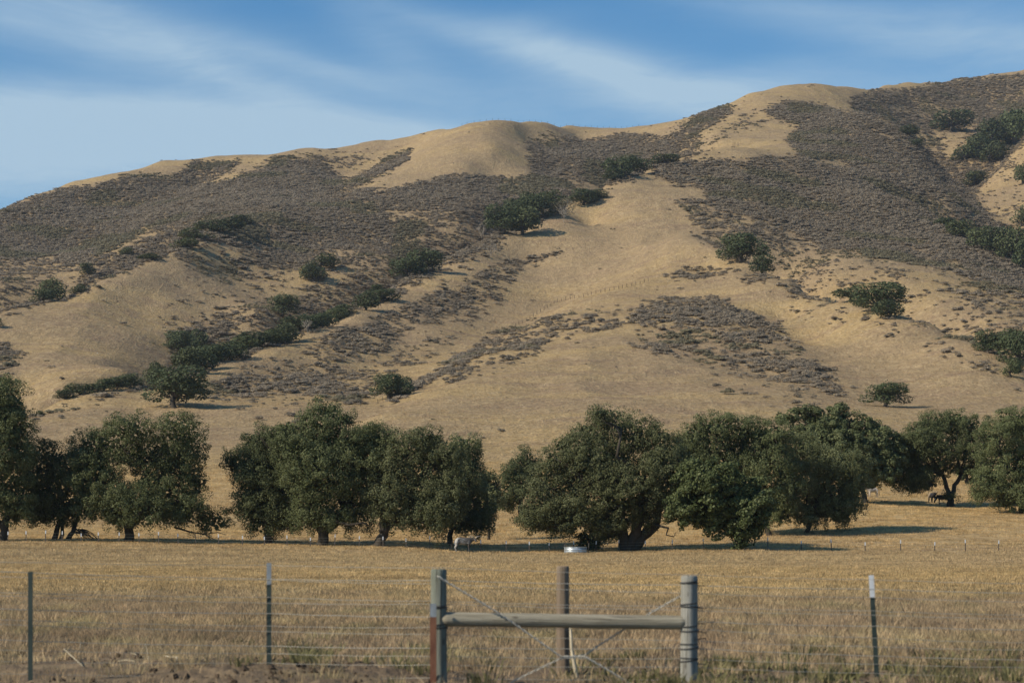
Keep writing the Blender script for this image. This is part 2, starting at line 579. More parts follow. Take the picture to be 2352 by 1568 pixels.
def grass_colour(b, pos):
    """dry annual grass: tan, golden and pinkish-brown drifts"""
    sx = b.mapping(pos, (0.35, 1.0, 1.0))
    a = b.noise(sx, 0.021, 4.0, 0.6, 0.4)
    c = b.noise(b.mapping(pos, (0.5, 1.2, 1.2), (0, 0, 0.35)), 0.085, 5.0, 0.68, 0.8)
    d = b.noise(b.mapping(pos, (0.8, 0.5, 0.5), (0, 0, -0.5)), 0.60, 4.0, 0.7, 0.8)
    col = b.mix(b.mapr(a, 0.40, 0.60, 0, 1, True), TAN, GOLD)
    col = b.mix(b.mapr(c, 0.46, 0.66, 0, 0.8, True), col, BROWN)
    col = b.mix(b.mapr(d, 0.47, 0.66, 0, 0.7, True), col, PALE)
    # the open field is greyer near the fence and golden in a drift further out
    s = b.n('ShaderNodeSeparateXYZ'); b.l(pos, s.inputs[0])
    wob = b.m('ADD', s.outputs[1], b.m('MULTIPLY', b.m('SUBTRACT', b.noise(b.mapping(pos, (0.06, 0.12, 1)), 1.0, 3.0), 0.5), 46.0))
    near = b.mapr(wob, 28, 62, 1, 0, True)
    gold = b.m('MULTIPLY', b.mapr(wob, 30, 58, 0, 1, True), b.mapr(wob, 70, 115, 1, 0, True))
    mid = b.m('MULTIPLY', b.mapr(wob, 75, 120, 0, 1, True), b.mapr(wob, 165, 200, 1, 0, True))
    gold2 = b.m('MULTIPLY', b.mapr(wob, 170, 205, 0, 1, True), b.mapr(wob, 300, 400, 1, 0, True))
    col = b.mix(b.m('MULTIPLY', near, 0.72), col, (0.262, 0.196, 0.122))
    ol = b.noise(b.mapping(pos, (0.5, 0.22, 1)), 1.3, 4.0, 0.65)
    col = b.mix(b.m('MULTIPLY', near, b.mapr(ol, 0.48, 0.66, 0, 0.55, True)), col, (0.235, 0.205, 0.098))
    col = b.mix(b.m('MULTIPLY', near, b.mapr(ol, 0.46, 0.32, 0, 0.5, True)), col, (0.205, 0.148, 0.098))
    col = b.mix(b.m('MULTIPLY', gold, 0.34), col, (0.35, 0.25, 0.108))
    col = b.mix(b.m('MULTIPLY', mid, 0.45), col, (0.315, 0.235, 0.125))
    col = b.mix(b.m('MULTIPLY', gold2, 0.5), col, (0.42, 0.295, 0.132))
    return col, near


def make_ground_mat(name, soil):
    m, b, out = new_mat(name)
    pos = world_pos(b)
    col, near = grass_colour(b, pos)
    g1 = b.noise(b.mapping(pos, (1.0, 0.5, 0.6)), 1.5, 5.0, 0.72)
    g2 = b.noise(b.mapping(pos, (0.9, 0.4, 0.5), (0, 0, -0.5)), 0.50, 4.0, 0.65, 0.6)
    f = b.m('MULTIPLY', b.mapr(g1, 0.32, 0.68, 0.72, 1.23), b.mapr(g2, 0.32, 0.68, 0.84, 1.14))
    col = b.mix(1.0, col, b.comb(f, f, f), 'MULTIPLY')
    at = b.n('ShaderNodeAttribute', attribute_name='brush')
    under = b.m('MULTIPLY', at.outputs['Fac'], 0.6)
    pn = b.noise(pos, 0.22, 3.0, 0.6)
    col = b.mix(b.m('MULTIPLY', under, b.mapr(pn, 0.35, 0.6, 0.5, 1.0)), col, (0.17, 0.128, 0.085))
    # cow paths and scars: slightly paler narrow bands along the contour
    s = b.n('ShaderNodeSeparateXYZ'); b.l(pos, s.inputs[0])
    zz = b.m('ADD', b.m('MULTIPLY', s.outputs[2], 0.75), b.m('MULTIPLY', b.noise(pos, 0.05, 3.0), 9.0))
    w = b.n('ShaderNodeTexWave', wave_type='BANDS', bands_direction='X')
    b.l(b.comb(zz, 0.0, 0.0), w.inputs['Vector'])
    w.inputs['Scale'].default_value = 0.16
    w.inputs['Distortion'].default_value = 1.5
    w.inputs['Detail'].default_value = 3.0
    hillf = b.mapr(s.outputs[1], 330, 480, 0, 1)
    h = b.m('ADD', b.m('MULTIPLY', g1, 0.7), b.m('MULTIPLY', g2, 0.9))
    h = b.m('ADD', h, b.m('MULTIPLY', b.m('MULTIPLY', w.outputs['Fac'], hillf), 0.10))
    if soil:
        # bare turned soil along the fence
        sn = b.noise(b.mapping(pos, (1, 1, 1)), 1.3, 5.0, 0.7)
        bare = b.m('MULTIPLY', b.mapr(s.outputs[1], 21, 28, 1, 0, True), b.mapr(sn, 0.40, 0.60, 0.15, 0.9, True))
        sc_ = b.mix(b.noise(pos, 9.0, 4.0, 0.7), (0.085, 0.06, 0.04), (0.21, 0.155, 0.105))
        col = b.mix(bare, col, sc_)
        thin = b.m('MULTIPLY', b.mapr(s.outputs[1], 45, 70, 1, 0, True), 0.45)
        col = b.mix(thin, col, (0.115, 0.085, 0.055))
        nrm = bump(b, b.m('ADD', h, b.m('MULTIPLY', b.noise(pos, 12.0, 4.0, 0.7), 0.1)), 0.6, 0.22)
    else:
        nrm = bump(b, h, 0.75, 0.8)
    principled(b, out, col, 0.95, 0.05, nrm)
    return m


M_GROUND = make_ground_mat('dry_field', True)
M_HILL = make_ground_mat('dry_hillside', False)


def make_tuft_mat(name, mul=1.0, tint=None):
    m, b, out = new_mat(name)
    pos = world_pos(b)
    col, near = grass_colour(b, pos)
    if tint:
        col = b.mix(tint[0], col, tint[1])
    oi = b.n('ShaderNodeObjectInfo')
    w1 = b.noise(pos, 0.9, 4.0, 0.7)
    w2 = b.noise(b.mapping(pos, (0.12, 0.3, 1.0)), 1.0, 3.0, 0.6)
    f = b.m('MULTIPLY', b.mapr(oi.outputs['Random'], 0, 1, 0.72 * mul, 1.22 * mul), b.m('MULTIPLY', b.mapr(w1, 0.35, 0.65, 0.66, 1.2), b.mapr(w2, 0.35, 0.65, 0.8, 1.12)))
    col = b.mix(1.0, col, b.comb(f, f, f), 'MULTIPLY')
    d = b.n('ShaderNodeBsdfDiffuse'); b.l(col, d.inputs[0])
    t = b.n('ShaderNodeBsdfTranslucent'); b.l(col, t.inputs[0])
    mx = b.n('ShaderNodeMixShader'); mx.inputs[0].default_value = 0.35
    b.l(d.outputs[0], mx.inputs[1]); b.l(t.outputs[0], mx.inputs[2])
    b.l(mx.outputs[0], out.inputs[0])
    return m


M_TUFT = make_tuft_mat('dry_grass_blades', 1.72)
M_WEED = make_tuft_mat('green_weed_leaves', 1.1, (0.55, (0.13, 0.155, 0.055)))


def make_leaf_mat(name, c1, c2, c3, trans=0.22):
    m, b, out = new_mat(name)
    at = b.n('ShaderNodeAttribute', attribute_name='tone')
    oi = b.n('ShaderNodeObjectInfo')
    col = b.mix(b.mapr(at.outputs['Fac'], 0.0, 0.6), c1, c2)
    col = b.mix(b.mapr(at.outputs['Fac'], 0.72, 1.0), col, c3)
    f = b.mapr(oi.outputs['Random'], 0, 1, 0.82, 1.18)
    col = b.mix(1.0, col, b.comb(f, f, f), 'MULTIPLY')
    p = b.n('ShaderNodeBsdfPrincipled')
    b.l(col, p.inputs['Base Color'])
    p.inputs['Roughness'].default_value = 0.7
    p.inputs['Specular IOR Level'].default_value = 0.22
    t = b.n('ShaderNodeBsdfTranslucent'); b.l(col, t.inputs[0])
    mx = b.n('ShaderNodeMixShader'); mx.inputs[0].default_value = trans
    b.l(p.outputs[0], mx.inputs[1]); b.l(t.outputs[0], mx.inputs[2])
    b.l(mx.outputs[0], out.inputs[0])
    return m


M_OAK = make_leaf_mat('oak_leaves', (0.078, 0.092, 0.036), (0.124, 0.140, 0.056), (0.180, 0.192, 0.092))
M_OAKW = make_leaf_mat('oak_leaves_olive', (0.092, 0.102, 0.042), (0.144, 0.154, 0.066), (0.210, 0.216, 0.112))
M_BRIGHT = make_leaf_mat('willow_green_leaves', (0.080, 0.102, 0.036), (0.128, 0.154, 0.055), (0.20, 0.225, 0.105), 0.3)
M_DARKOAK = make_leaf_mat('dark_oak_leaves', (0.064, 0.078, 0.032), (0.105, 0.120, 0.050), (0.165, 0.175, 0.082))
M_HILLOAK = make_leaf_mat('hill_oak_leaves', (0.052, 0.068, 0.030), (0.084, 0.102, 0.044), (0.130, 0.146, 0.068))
M_BRUSH = make_leaf_mat('sage_scrub_leaves', (0.225, 0.186, 0.134), (0.300, 0.250, 0.182), (0.375, 0.318, 0.24), 0.3)
M_BRUSHG = make_leaf_mat('coyote_brush_leaves', (0.165, 0.145, 0.090), (0.232, 0.205, 0.128), (0.315, 0.280, 0.185), 0.3)
M_TWIG = make_leaf_mat('bare_twigs', (0.15, 0.125, 0.10), (0.21, 0.18, 0.15), (0.30, 0.27, 0.23), 0.0)


def make_bark(name, c1, c2):
    m, b, out = new_mat(name)
    tc = b.n('ShaderNodeTexCoord')
    n = b.noise(b.mapping(tc.outputs['Object'], (2.2, 2.2, 0.7)), 2.0, 5.0, 0.7)
    col = b.mix(n, c1, c2)
    principled(b, out, col, 0.9, 0.1, bump(b, n, 0.8, 0.12))
    return m


M_BARK = make_bark('oak_bark', (0.030, 0.026, 0.021), (0.10, 0.085, 0.066))
M_PBARK = make_bark('pale_dead_bark', (0.20, 0.17, 0.135), (0.40, 0.36, 0.30))


def make_wood(name, c1, c2, c3):
    m, b, out = new_mat(name)
    tc = b.n('ShaderNodeTexCoord')
    o = tc.outputs['Object']
    g = b.noise(b.mapping(o, (38, 38, 1.6)), 1.0, 5.0, 0.65, 0.5)
    blot = b.noise(b.mapping(o, (5, 5, 1.6)), 1.0, 3.0, 0.55)
    vor = b.n('ShaderNodeTexVoronoi'); b.l(b.mapping(o, (7, 7, 3)), vor.inputs['Vector']); vor.inputs['Scale'].default_value = 1.0
    col = b.mix(b.mapr(g, 0.35, 0.68), c1, c2)
    col = b.mix(b.mapr(blot, 0.5, 0.72, 0, 0.7), col, c3)
    knot = b.mapr(vor.outputs['Distance'], 0.06, 0.14, 1, 0)
    col = b.mix(b.m('MULTIPLY', knot, 0.7), col, (0.07, 0.055, 0.04))
    crk = b.noise(b.mapping(o, (60, 60, 0.8), (0, 0, 0), (3, 1, 2)), 1.0, 3.0, 0.5)
    col = b.mix(b.mapr(crk, 0.40, 0.32, 0, 0.85), col, (0.05, 0.04, 0.03))
    principled(b, out, col, 0.9, 0.1, bump(b, g, 0.9, 0.012))
    return m


M_POST = make_wood('weathered_green_grey_post', (0.14, 0.145, 0.115), (0.26, 0.27, 0.225), (0.10, 0.125, 0.090))
M_POST2 = make_wood('weathered_silver_post', (0.17, 0.165, 0.14), (0.40, 0.39, 0.345), (0.22, 0.215, 0.18))
M_RAIL = make_wood('weathered_rail', (0.19, 0.17, 0.125), (0.36, 0.33, 0.255), (0.25, 0.235, 0.18))
M_BROWNPOST = make_wood('brown_treated_post', (0.14, 0.105, 0.072), (0.25, 0.190, 0.135), (0.20, 0.165, 0.125))


def make_metal(name, c1, c2, scale=6.0, rough=0.5, metal=0.6):
    m, b, out = new_mat(name)
    tc = b.n('ShaderNodeTexCoord')
    n = b.noise(b.mapping(tc.outputs['Object'], (1, 1, 0.3)), scale, 4.0, 0.6)
    principled(b, out, b.mix(b.mapr(n, 0.35, 0.65), c1, c2), rough, 0.4, None, metal)
    return m


M_TPOST = make_metal('dark_green_painted_steel', (0.022, 0.036, 0.030), (0.050, 0.066, 0.055), 9, 0.6, 0.1)
M_TIP = make_metal('white_painted_steel', (0.50, 0.52, 0.53), (0.70, 0.72, 0.73), 20, 0.5, 0.0)
M_RUST = make_metal('rusty_steel', (0.12, 0.045, 0.026), (0.24, 0.11, 0.06), 14, 0.8, 0.1)
M_WIRE = make_metal('galvanised_wire', (0.33, 0.31, 0.26), (0.45, 0.43, 0.37), 2, 0.55, 0.25)
M_TIE = make_metal('dark_tie_wire', (0.035, 0.035, 0.035), (0.07, 0.065, 0.06), 10, 0.6, 0.3)
M_TANK = make_metal('galvanised_tank', (0.30, 0.33, 0.34), (0.50, 0.54, 0.56), 3, 0.38, 0.55)
M_FPOST = make_metal('dull_steel_post', (0.07, 0.06, 0.05), (0.13, 0.11, 0.09), 5, 0.8, 0.1)


def make_plain(name, c, rough=0.8, spec=0.2):
    m, b, out = new_mat(name)
    tc = b.n('ShaderNodeTexCoord')
    n = b.noise(tc.outputs['Object'], 7.0, 4.0, 0.6)
    f = b.mapr(n, 0.3, 0.7, 0.75, 1.2)
    principled(b, out, b.mix(1.0, tuple(c) + (1,), b.comb(f, f, f), 'MULTIPLY'), rough, spec)
    return m


M_WATER = make_plain('tank_water', (0.02, 0.025, 0.025), 0.05, 0.5)
M_HORN = make_plain('horn', (0.48, 0.42, 0.33), 0.45, 0.4)
M_DARKHAIR = make_plain('dark_hair', (0.05, 0.04, 0.033), 0.8, 0.2)
M_SOIL = make_plain('dark_soil', (0.085, 0.062, 0.043), 0.95, 0.05)
M_STRAW = make_plain('bleached_stick', (0.42, 0.36, 0.25), 0.8, 0.1)


def make_hide(name, light, dark, lo, hi, shift=0.0):
    m, b, out = new_mat(name)
    tc = b.n('ShaderNodeTexCoord')
    o = tc.outputs['Object']
    n = b.noise(b.mapping(o, (1, 1, 1), (0, 0, 0), (shift, 0, 0)), 1.7, 3.0, 0.6)
    s = b.n('ShaderNodeSeparateXYZ'); b.l(o, s.inputs[0])
    # darker towards the head and down the legs
    v = b.m('ADD', n, b.m('MULTIPLY', s.outputs[0], 0.22))
    v = b.m('ADD', v, b.mapr(s.outputs[2], 0.25, 0.75, 0.22, 0.0))
    sp = b.noise(o, 14.0, 3.0, 0.7)
    v = b.m('ADD', v, b.m('MULTIPLY', b.m('SUBTRACT', sp, 0.5), 0.25))
    principled(b, out, b.mix(b.mapr(v, lo, hi, 0, 1, True), light, dark), 0.75, 0.2)
    return m


M_HIDE = make_hide('white_roan_hide', (0.34, 0.325, 0.30), (0.075, 0.068, 0.06), 0.34, 0.60)
M_HIDE2 = make_hide('pale_hide', (0.52, 0.47, 0.40), (0.24, 0.18, 0.13), 0.60, 0.9, 3.0)
M_HIDE3 = make_hide('black_and_tan_hide', (0.30, 0.23, 0.16), (0.022, 0.02, 0.018), 0.32, 0.52, 7.0)
M_HIDE4 = make_hide('dark_hide', (0.06, 0.05, 0.042), (0.02, 0.018, 0.016), 0.4, 0.8, 5.0)

# ------------------------------------------------------------------ brush cover
BR = [  # density, polygon in the measuring grid (later ones override)
    (0.83, [(-80, 505), (0, 487), (60, 463), (150, 437), (230, 422), (270, 407), (330, 400), (400, 402), (440, 374), (540, 370), (545, 385), (500, 412), (590, 372), (640, 360), (790, 360), (810, 372), (760, 395), (790, 412), (830, 408), (890, 358), (945, 342), (940, 362),
            (870, 405), (800, 438), (755, 455), (850, 436), (895, 442), (1000, 410), (1050, 404), (1180, 412), (1225, 402), (1215, 370), (1208, 312), (1240, 308), (1330, 325), (1430, 308), (1510, 314), (1560, 292), (1600, 268), (1660, 243), (1690, 255), (1640, 290), (1600, 310), (1640, 330), (1600, 362),
            (1560, 370), (1390, 435), (1180, 540), (1010, 624), (910, 674), (750, 750), (640, 796), (450, 860), (340, 895), (80, 965), (-80, 990)]),
    (0.26, [(745, 350), (870, 345), (850, 378), (800, 385), (790, 410), (745, 370)]),
    (0.02, [(780, 395), (860, 368), (850, 380), (810, 410), (790, 425)]),
    (0.09, [(470, 425), (520, 404), (580, 372), (640, 362), (590, 388), (530, 415), (490, 430)]),
    (0.53, [(160, 620), (260, 575), (330, 520), (400, 470), (420, 475), (330, 560), (240, 620), (180, 650)]),
    (0.38, [(-80, 590), (40, 600), (120, 590), (200, 640), (150, 685), (-80, 730)]),
    (0.21, [(1300, 400), (1400, 440), (1330, 445), (1280, 415)]),
    (0.53, [(395, 598), (470, 560), (560, 560), (700, 590), (820, 560), (930, 560), (900, 620), (905, 675), (750, 748), (640, 792), (480, 800), (470, 745), (390, 760), (400, 690), (430, 645)]),
    (0.26, [(400, 640), (480, 620), (560, 650), (700, 610), (720, 660), (640, 700), (520, 690), (470, 745), (390, 760)]),
    (0.30, [(420, 560), (560, 555), (600, 590), (480, 600)]),
    (0.03, [(740, 662), (760, 630), (822, 600), (815, 628), (765, 662)]),
    (0.21, [(880, 490), (960, 485), (950, 500), (890, 505)]),
    (0.00, [(-80, 740), (0, 722), (90, 702), (160, 685), (270, 632), (400, 580), (415, 600), (430, 640), (395, 685), (385, 745), (390, 800), (360, 875), (300, 890), (130, 945), (60, 965), (-80, 1000)]),
    (0.60, [(-80, 790), (0, 790), (65, 825), (55, 850), (30, 878), (-80, 880)]),
    (0.50, [(490, 875), (640, 820), (750, 774), (860, 732), (925, 700), (1035, 655), (1130, 612), (1290, 565), (1295, 582), (1190, 620), (1150, 690), (1090, 740), (1000, 815), (930, 850), (860, 905), (800, 935), (700, 915), (560, 930), (470, 890)]),
    (0.26, [(760, 860), (960, 760), (1060, 720), (1080, 745), (1000, 815), (930, 850), (860, 905), (790, 900)]),
    (0.14, [(450, 890), (560, 925), (700, 912), (820, 935), (800, 975), (600, 960), (470, 940)]),
    (0.26, [(1010, 640), (1110, 575), (1180, 545), (1140, 590), (1060, 625)]),
    (0.42, [(1040, 825), (1110, 775), (1180, 745), (1250, 730), (1320, 720), (1290, 770), (1250, 800), (1180, 840), (1100, 870), (1020, 885)]),
    (0.73, [(905, 905), (1040, 835), (1110, 790), (1120, 800), (1050, 850), (940, 905), (890, 930)]),
    (0.21, [(1310, 720), (1420, 705), (1430, 760), (1340, 770), (1290, 790)]),
    (0.53, [(1440, 720), (1500, 686), (1640, 683), (1740, 720), (1800, 770), (1860, 815), (1920, 865), (1960, 905), (1940, 912), (1860, 900), (1800, 880), (1700, 865), (1640, 850), (1560, 825), (1450, 800), (1470, 760)]),
    (0.69, [(1600, 690), (1660, 690), (1740, 725), (1790, 765), (1740, 770), (1640, 720)]),
    (0.22, [(1600, 860), (1960, 910), (1950, 940), (1800, 945), (1650, 900)]),
    (0.65, [(1528, 628), (1560, 616), (1690, 618), (1700, 632), (1620, 640), (1540, 642)]),
    (0.56, [(1690, 618), (1780, 638), (1890, 690), (1800, 672), (1700, 640)]),
    (0.04, [(1780, 680), (1900, 695), (2060, 740), (2200, 795), (2100, 790), (1900, 760), (1840, 740)]),
    (0.26, [(2100, 792), (2180, 790), (2300, 830), (2300, 870), (2200, 830)]),
    (0.42, [(1580, 350), (1700, 270), (1740, 248), (1745, 256), (1700, 290), (1680, 310), (1640, 335), (1610, 358)]),
    (0.69, [(1700, 292), (1760, 276), (1770, 284), (1700, 303)]),
    (0.83, [(1500, 392), (1560, 372), (1620, 366), (1740, 362), (1850, 362), (1865, 372), (1940, 388), (1940, 370), (1845, 364), (1830, 340), (1800, 315), (1840, 292), (1770, 270), (1760, 248), (1795, 237), (1860, 240), (1950, 262), (1974, 268), (1945, 232), (1965, 218), (2060, 206), (2110, 205), (2160, 188), (2290, 176), (2420, 172),
            (2420, 700), (2352, 662), (2200, 606), (2060, 600), (1990, 600), (1900, 572), (1840, 545), (1760, 500), (1650, 475), (1570, 474), (1560, 462), (1640, 462), (1610, 430), (1520, 418)]),
    (0.60, [(1980, 240), (2352, 230), (2352, 320), (2290, 380), (2200, 400), (2100, 330)]),
    (0.13, [(2150, 300), (2250, 290), (2220, 330), (2180, 360)]),
    (0.13, [(1855, 363), (1938, 372), (1938, 387), (1870, 378)]),
    (0.52, [(1560, 475), (1700, 482), (1800, 520), (1905, 575), (1900, 650), (1880, 690), (1780, 625), (1660, 590), (1600, 545), (1600, 510)]),
    (0.21, [(1790, 505), (1860, 560), (1910, 600), (1900, 620), (1830, 570)]),
    (0.47, [(1900, 600), (2060, 605), (2200, 606), (2420, 680), (2420, 900), (2240, 792), (2080, 733), (2060, 650), (1930, 680), (1880, 685)]),
    (0.15, [(1925, 640), (1935, 590), (1970, 578), (2005, 600), (2100, 606), (2230, 640), (2150, 690), (2060, 620), (1960, 625)]),
    (0.26, [(2060, 640), (2352, 690), (2352, 740), (2200, 760), (2080, 735)]),
    (0.19, [(2420, 290), (2352, 322), (2290, 390), (2238, 445), (2265, 495), (2352, 545), (2420, 560)]),
]


def inpoly(x, y, poly):
    r = np.zeros(x.shape, bool)
    n = len(poly)
    for i in range(n):
        x1, y1 = poly[i]; x2, y2 = poly[(i + 1) % n]
        if y1 == y2:
            continue
        c = ((y1 > y) != (y2 > y)) & (x < (x2 - x1) * (y - y1) / (y2 - y1) + x1)
        r ^= c
    return r


def brush_at(X, Y, Z):
    gx = CX + X / Y * F
    gy = HOR - (Z - H) / Y * F
    k = np.clip(Y / 700.0, 0.5, 1.5)
    gx = gx + 9 / k * fbm(X / 14, Y / 14, 3, 0.6)
    gy = gy + 7 / k * fbm(X / 14 + 31, Y / 14 + 8, 3, 0.6)
    tot = np.zeros(X.shape)
    for jx, jy in ((0, 0), (11, 4), (-9, 6), (2, -9)):
        d = np.full(X.shape, 0.0)
        for dens_, poly in BR:
            d[inpoly(gx + jx, gy + jy, poly)] = dens_
        tot += d / 4
    tot[Y < 330] = 0
    return tot


def clumped(X, Y, d):
    """turn a mean cover into clumps and gaps"""
    n = 0.5 + 0.34 * fbm(X / 26 + 70, Y / 34 + 20, 2, 0.5) + 0.55 * fbm(X / 5.0 + 20, Y / 5.5 + 50, 3, 0.6)
    return (np.clip((d * 0.95 - n) * 2.2 + 0.5, 0, 1) * 0.84 + d * 0.16) * (d > 0.02) + 0.0009


# ------------------------------------------------------------------ ground and hills
nu = len(U)
row0 = int(np.searchsorted(YR, 318))
BRV = brush_at(GX, GY, GZ)


def terrain(name, r0, r1, mat, kind_label):
    g = np.stack([GX, GY, GZ], -1)[r0:r1 + 1].reshape(-1, 3)
    ii, jj = np.meshgrid(np.arange(r1 - r0), np.arange(nu - 1), indexing='ij')
    a = (ii * nu + jj).ravel()
    me = mesh_np(name, g, np.stack([a, a + 1, a + nu + 1, a + nu], 1), 4, [mat], True)
    at = me.attributes.new('brush', 'FLOAT', 'POINT')
    at.data.foreach_set('value', BRV[r0:r1 + 1].ravel().astype(np.float32))
    o = obj(name, me)
    tag(o, kind='structure')
    return o


terrain('ground', 0, row0, M_GROUND, '')
terrain('hills', row0, len(YR) - 1, M_HILL, '')


def apron():
    # the plain on every side, a little below the modelled ground, out to the horizon
    bm = bmesh.new()
    bmesh.ops.create_circle(bm, cap_ends=True, radius=14000, segments=64)
    me = bpy.data.meshes.new('plain'); bm.to_mesh(me); bm.free()
    me.materials.append(M_GROUND)
    tag(obj('plain', me, loc=(0, 0, -3.0)), kind='structure')
    # verge round the camera, joined to the near edge of the field
    z0 = float(zat(0.0, 6.0))
    me2 = mesh_np('verge', [(-60, -60, z0 - .02), (60, -60, z0 - .02), (60, 3.98, z0 - .02), (-60, 3.98, z0 - .02)], [(0, 1, 2, 3)], 4, [M_GROUND])
    tag(obj('verge', me2), kind='structure')


apron()


# ------------------------------------------------------------------ scatter (uncountable cover only)
def scatter(name, protos, pos, rot, scl, idx, label, hold=None):
    me = bpy.data.meshes.new(name)
    me.vertices.add(len(pos))
    me.vertices.foreach_set('co', np.asarray(pos, np.float32).ravel())
    for an, dt, arr in (('rot', 'FLOAT_VECTOR', rot), ('scl', 'FLOAT_VECTOR', scl), ('idx', 'INT', idx)):
        a = me.attributes.new(an, dt, 'POINT')
        if dt == 'INT':
            a.data.foreach_set('value', np.asarray(arr, np.int32))
        else:
            a.data.foreach_set('vector', np.asarray(arr, np.float32).ravel())
    o = obj(name, me)
    tag(o, label=label, kind='stuff')
    c = bpy.data.collections.new(name + '_kinds')
    for p in protos:
        c.objects.link(p)
    ng = bpy.data.node_groups.new(name + '_scatter', 'GeometryNodeTree')
    ng.interface.new_socket('Geometry', in_out='INPUT', socket_type='NodeSocketGeometry')
    ng.interface.new_socket('Geometry', in_out='OUTPUT', socket_type='NodeSocketGeometry')
    N = ng.nodes
    gi = N.new('NodeGroupInput'); go = N.new('NodeGroupOutput')
    ci = N.new('GeometryNodeCollectionInfo')
    ci.inputs['Collection'].default_value = c
    ci.inputs['Separate Children'].default_value = True
    ci.inputs['Reset Children'].default_value = True
    ip = N.new('GeometryNodeInstanceOnPoints')
    ip.inputs['Pick Instance'].default_value = True

    def na(nm, t):
        a = N.new('GeometryNodeInputNamedAttribute'); a.data_type = t
        a.inputs['Name'].default_value = nm
        return a.outputs['Attribute']
    L_ = ng.links.new
    L_(gi.outputs[0], ip.inputs['Points'])
    L_(ci.outputs[0], ip.inputs['Instance'])
    L_(na('idx', 'INT'), ip.inputs['Instance Index'])
    L_(na('rot', 'FLOAT_VECTOR'), ip.inputs['Rotation'])
    L_(na('scl', 'FLOAT_VECTOR'), ip.inputs['Scale'])
    L_(ip.outputs[0], go.inputs[0])
    md = o.modifiers.new('scatter', 'NODES')
    md.node_group = ng
    return o


def proto(name, me):
    return bpy.data.objects.new(name, me)


def tuft_mesh(name, n, hmin, hmax, spread, width, mat, seed):
    r = np.random.default_rng(seed)
    V = []; Fc = []
    for i in range(n):
        a = r.random() * 6.283; d = spread * math.sqrt(r.random())
        bx, by = d * math.cos(a), d * math.sin(a)
        h = hmin + (hmax - hmin) * r.random()
        lean = (0.2 + 0.9 * r.random()) * h
        la = a + r.normal() * 0.9
        lx, ly = lean * math.cos(la), lean * math.sin(la)
        wa = r.random() * 6.283
        wx, wy = width * math.cos(wa), width * math.sin(wa)
        k = len(V)
        V += [(bx - wx, by - wy, -0.04), (bx + wx, by + wy, -0.04),
              (bx + lx * .4 + wx * .7, by + ly * .4 + wy * .7, h * .62), (bx + lx * .4 - wx * .7, by + ly * .4 - wy * .7, h * .62),
              (bx + lx, by + ly, h * (0.95 + .1 * r.random()))]
        Fc += [(k, k + 1, k + 2), (k, k + 2, k + 3), (k + 3, k + 2, k + 4)]
    return mesh_np(name, V, Fc, 3, [mat])


def rand_field(n_per, y0, y1, uw=0.292):
    """points with even density per square metre in the fan y0..y1"""
    area = uw * (y1 * y1 - y0 * y0)
    n = int(area * n_per)
    Y = np.sqrt(rng.random(n) * (y1 * y1 - y0 * y0) + y0 * y0)
    X = (rng.random(n) * 2 - 1) * uw * Y
    return X, Y


def spread_tufts(name, label, X, Y, protos, smin, smax, zoff=0.0, hs=1.0, lean=0.0):
    n = len(X)
    s = smin + (smax - smin) * rng.random(n)
    hh = s * (0.75 + 0.5 * rng.random(n)) * hs
    rot = np.zeros((n, 3)); rot[:, 2] = rng.random(n) * 6.283
    if lean:
        rot[:, 0] = rng.normal(0, lean, n); rot[:, 1] = rng.normal(0, lean, n)
    scl = np.stack([s, s, hh], 1)
    scatter(name, protos, np.stack([X, Y, zat(X, Y) + zoff], 1), rot, scl, rng.integers(0, len(protos), n), label)


near_protos = [proto('grass_tuft', tuft_mesh('grass_tuft', 34, 0.02, 0.125, 0.16, 0.0045, M_TUFT, 20 + i)) for i in range(5)]
far_protos = [proto('grass_clump', tuft_mesh('grass_clump', 30, 0.03, 0.11, 0.34, 0.008, M_TUFT, 40 + i)) for i in range(5)]

X, Y = rand_field(30, 16.0, 45)
den = 0.15 + 1.5 * np.clip(vnoise(X / 1.1, Y / 1.1) * .6 + vnoise(X / .35, Y / .35) * .4 - .15, 0, 1) + 0.3 * smooth01(Y, 22, 28)
den *= 0.25 + 0.75 * smooth01(Y + 2.2 * fbm(X / 1.7, Y / 1.7, 2), 20.0, 24.5)
den *= 0.85 + 0.15 * smooth01(Y + 2.5 * fbm(X / 1.2 + 8, Y / 1.2, 3), 18.5, 26)
k = rng.random(len(X)) < den * 0.85
spread_tufts('field_grass', 'short dry grass of the open field behind the fence', X[k], Y[k], near_protos, 0.7, 1.35)
X, Y = rand_field(15, 45, 115)
den = 0.1 + 1.5 * np.clip(vnoise(X / 3.0, Y / 3.0) * .6 + vnoise(X / .9, Y / .9) * .4 - .2, 0, 1)
k = rng.random(len(X)) < den
spread_tufts('mid_field_grass', 'golden dry grass across the middle of the field', X[k], Y[k], far_protos, 0.8, 1.3)
X, Y = rand_field(2.6, 115, 330)
den = 0.4 + 0.9 * vnoise(X / 5.0, Y / 5.0)
k = rng.random(len(X)) < den
spread_tufts('pasture_grass', 'dry grass growing round and beyond the oaks', X[k], Y[k], far_protos, 1.2, 2.1, hs=1.0)
X, Y = rand_field(0.42, 330, 760)
Zg = zat(X, Y)
k = visible(X, Y, Zg, 0.001)
spread_tufts('hillside_grass', 'dry grass tussocks on the lower hillsides', X[k], Y[k], far_protos, 1.4, 2.6, hs=0.55)

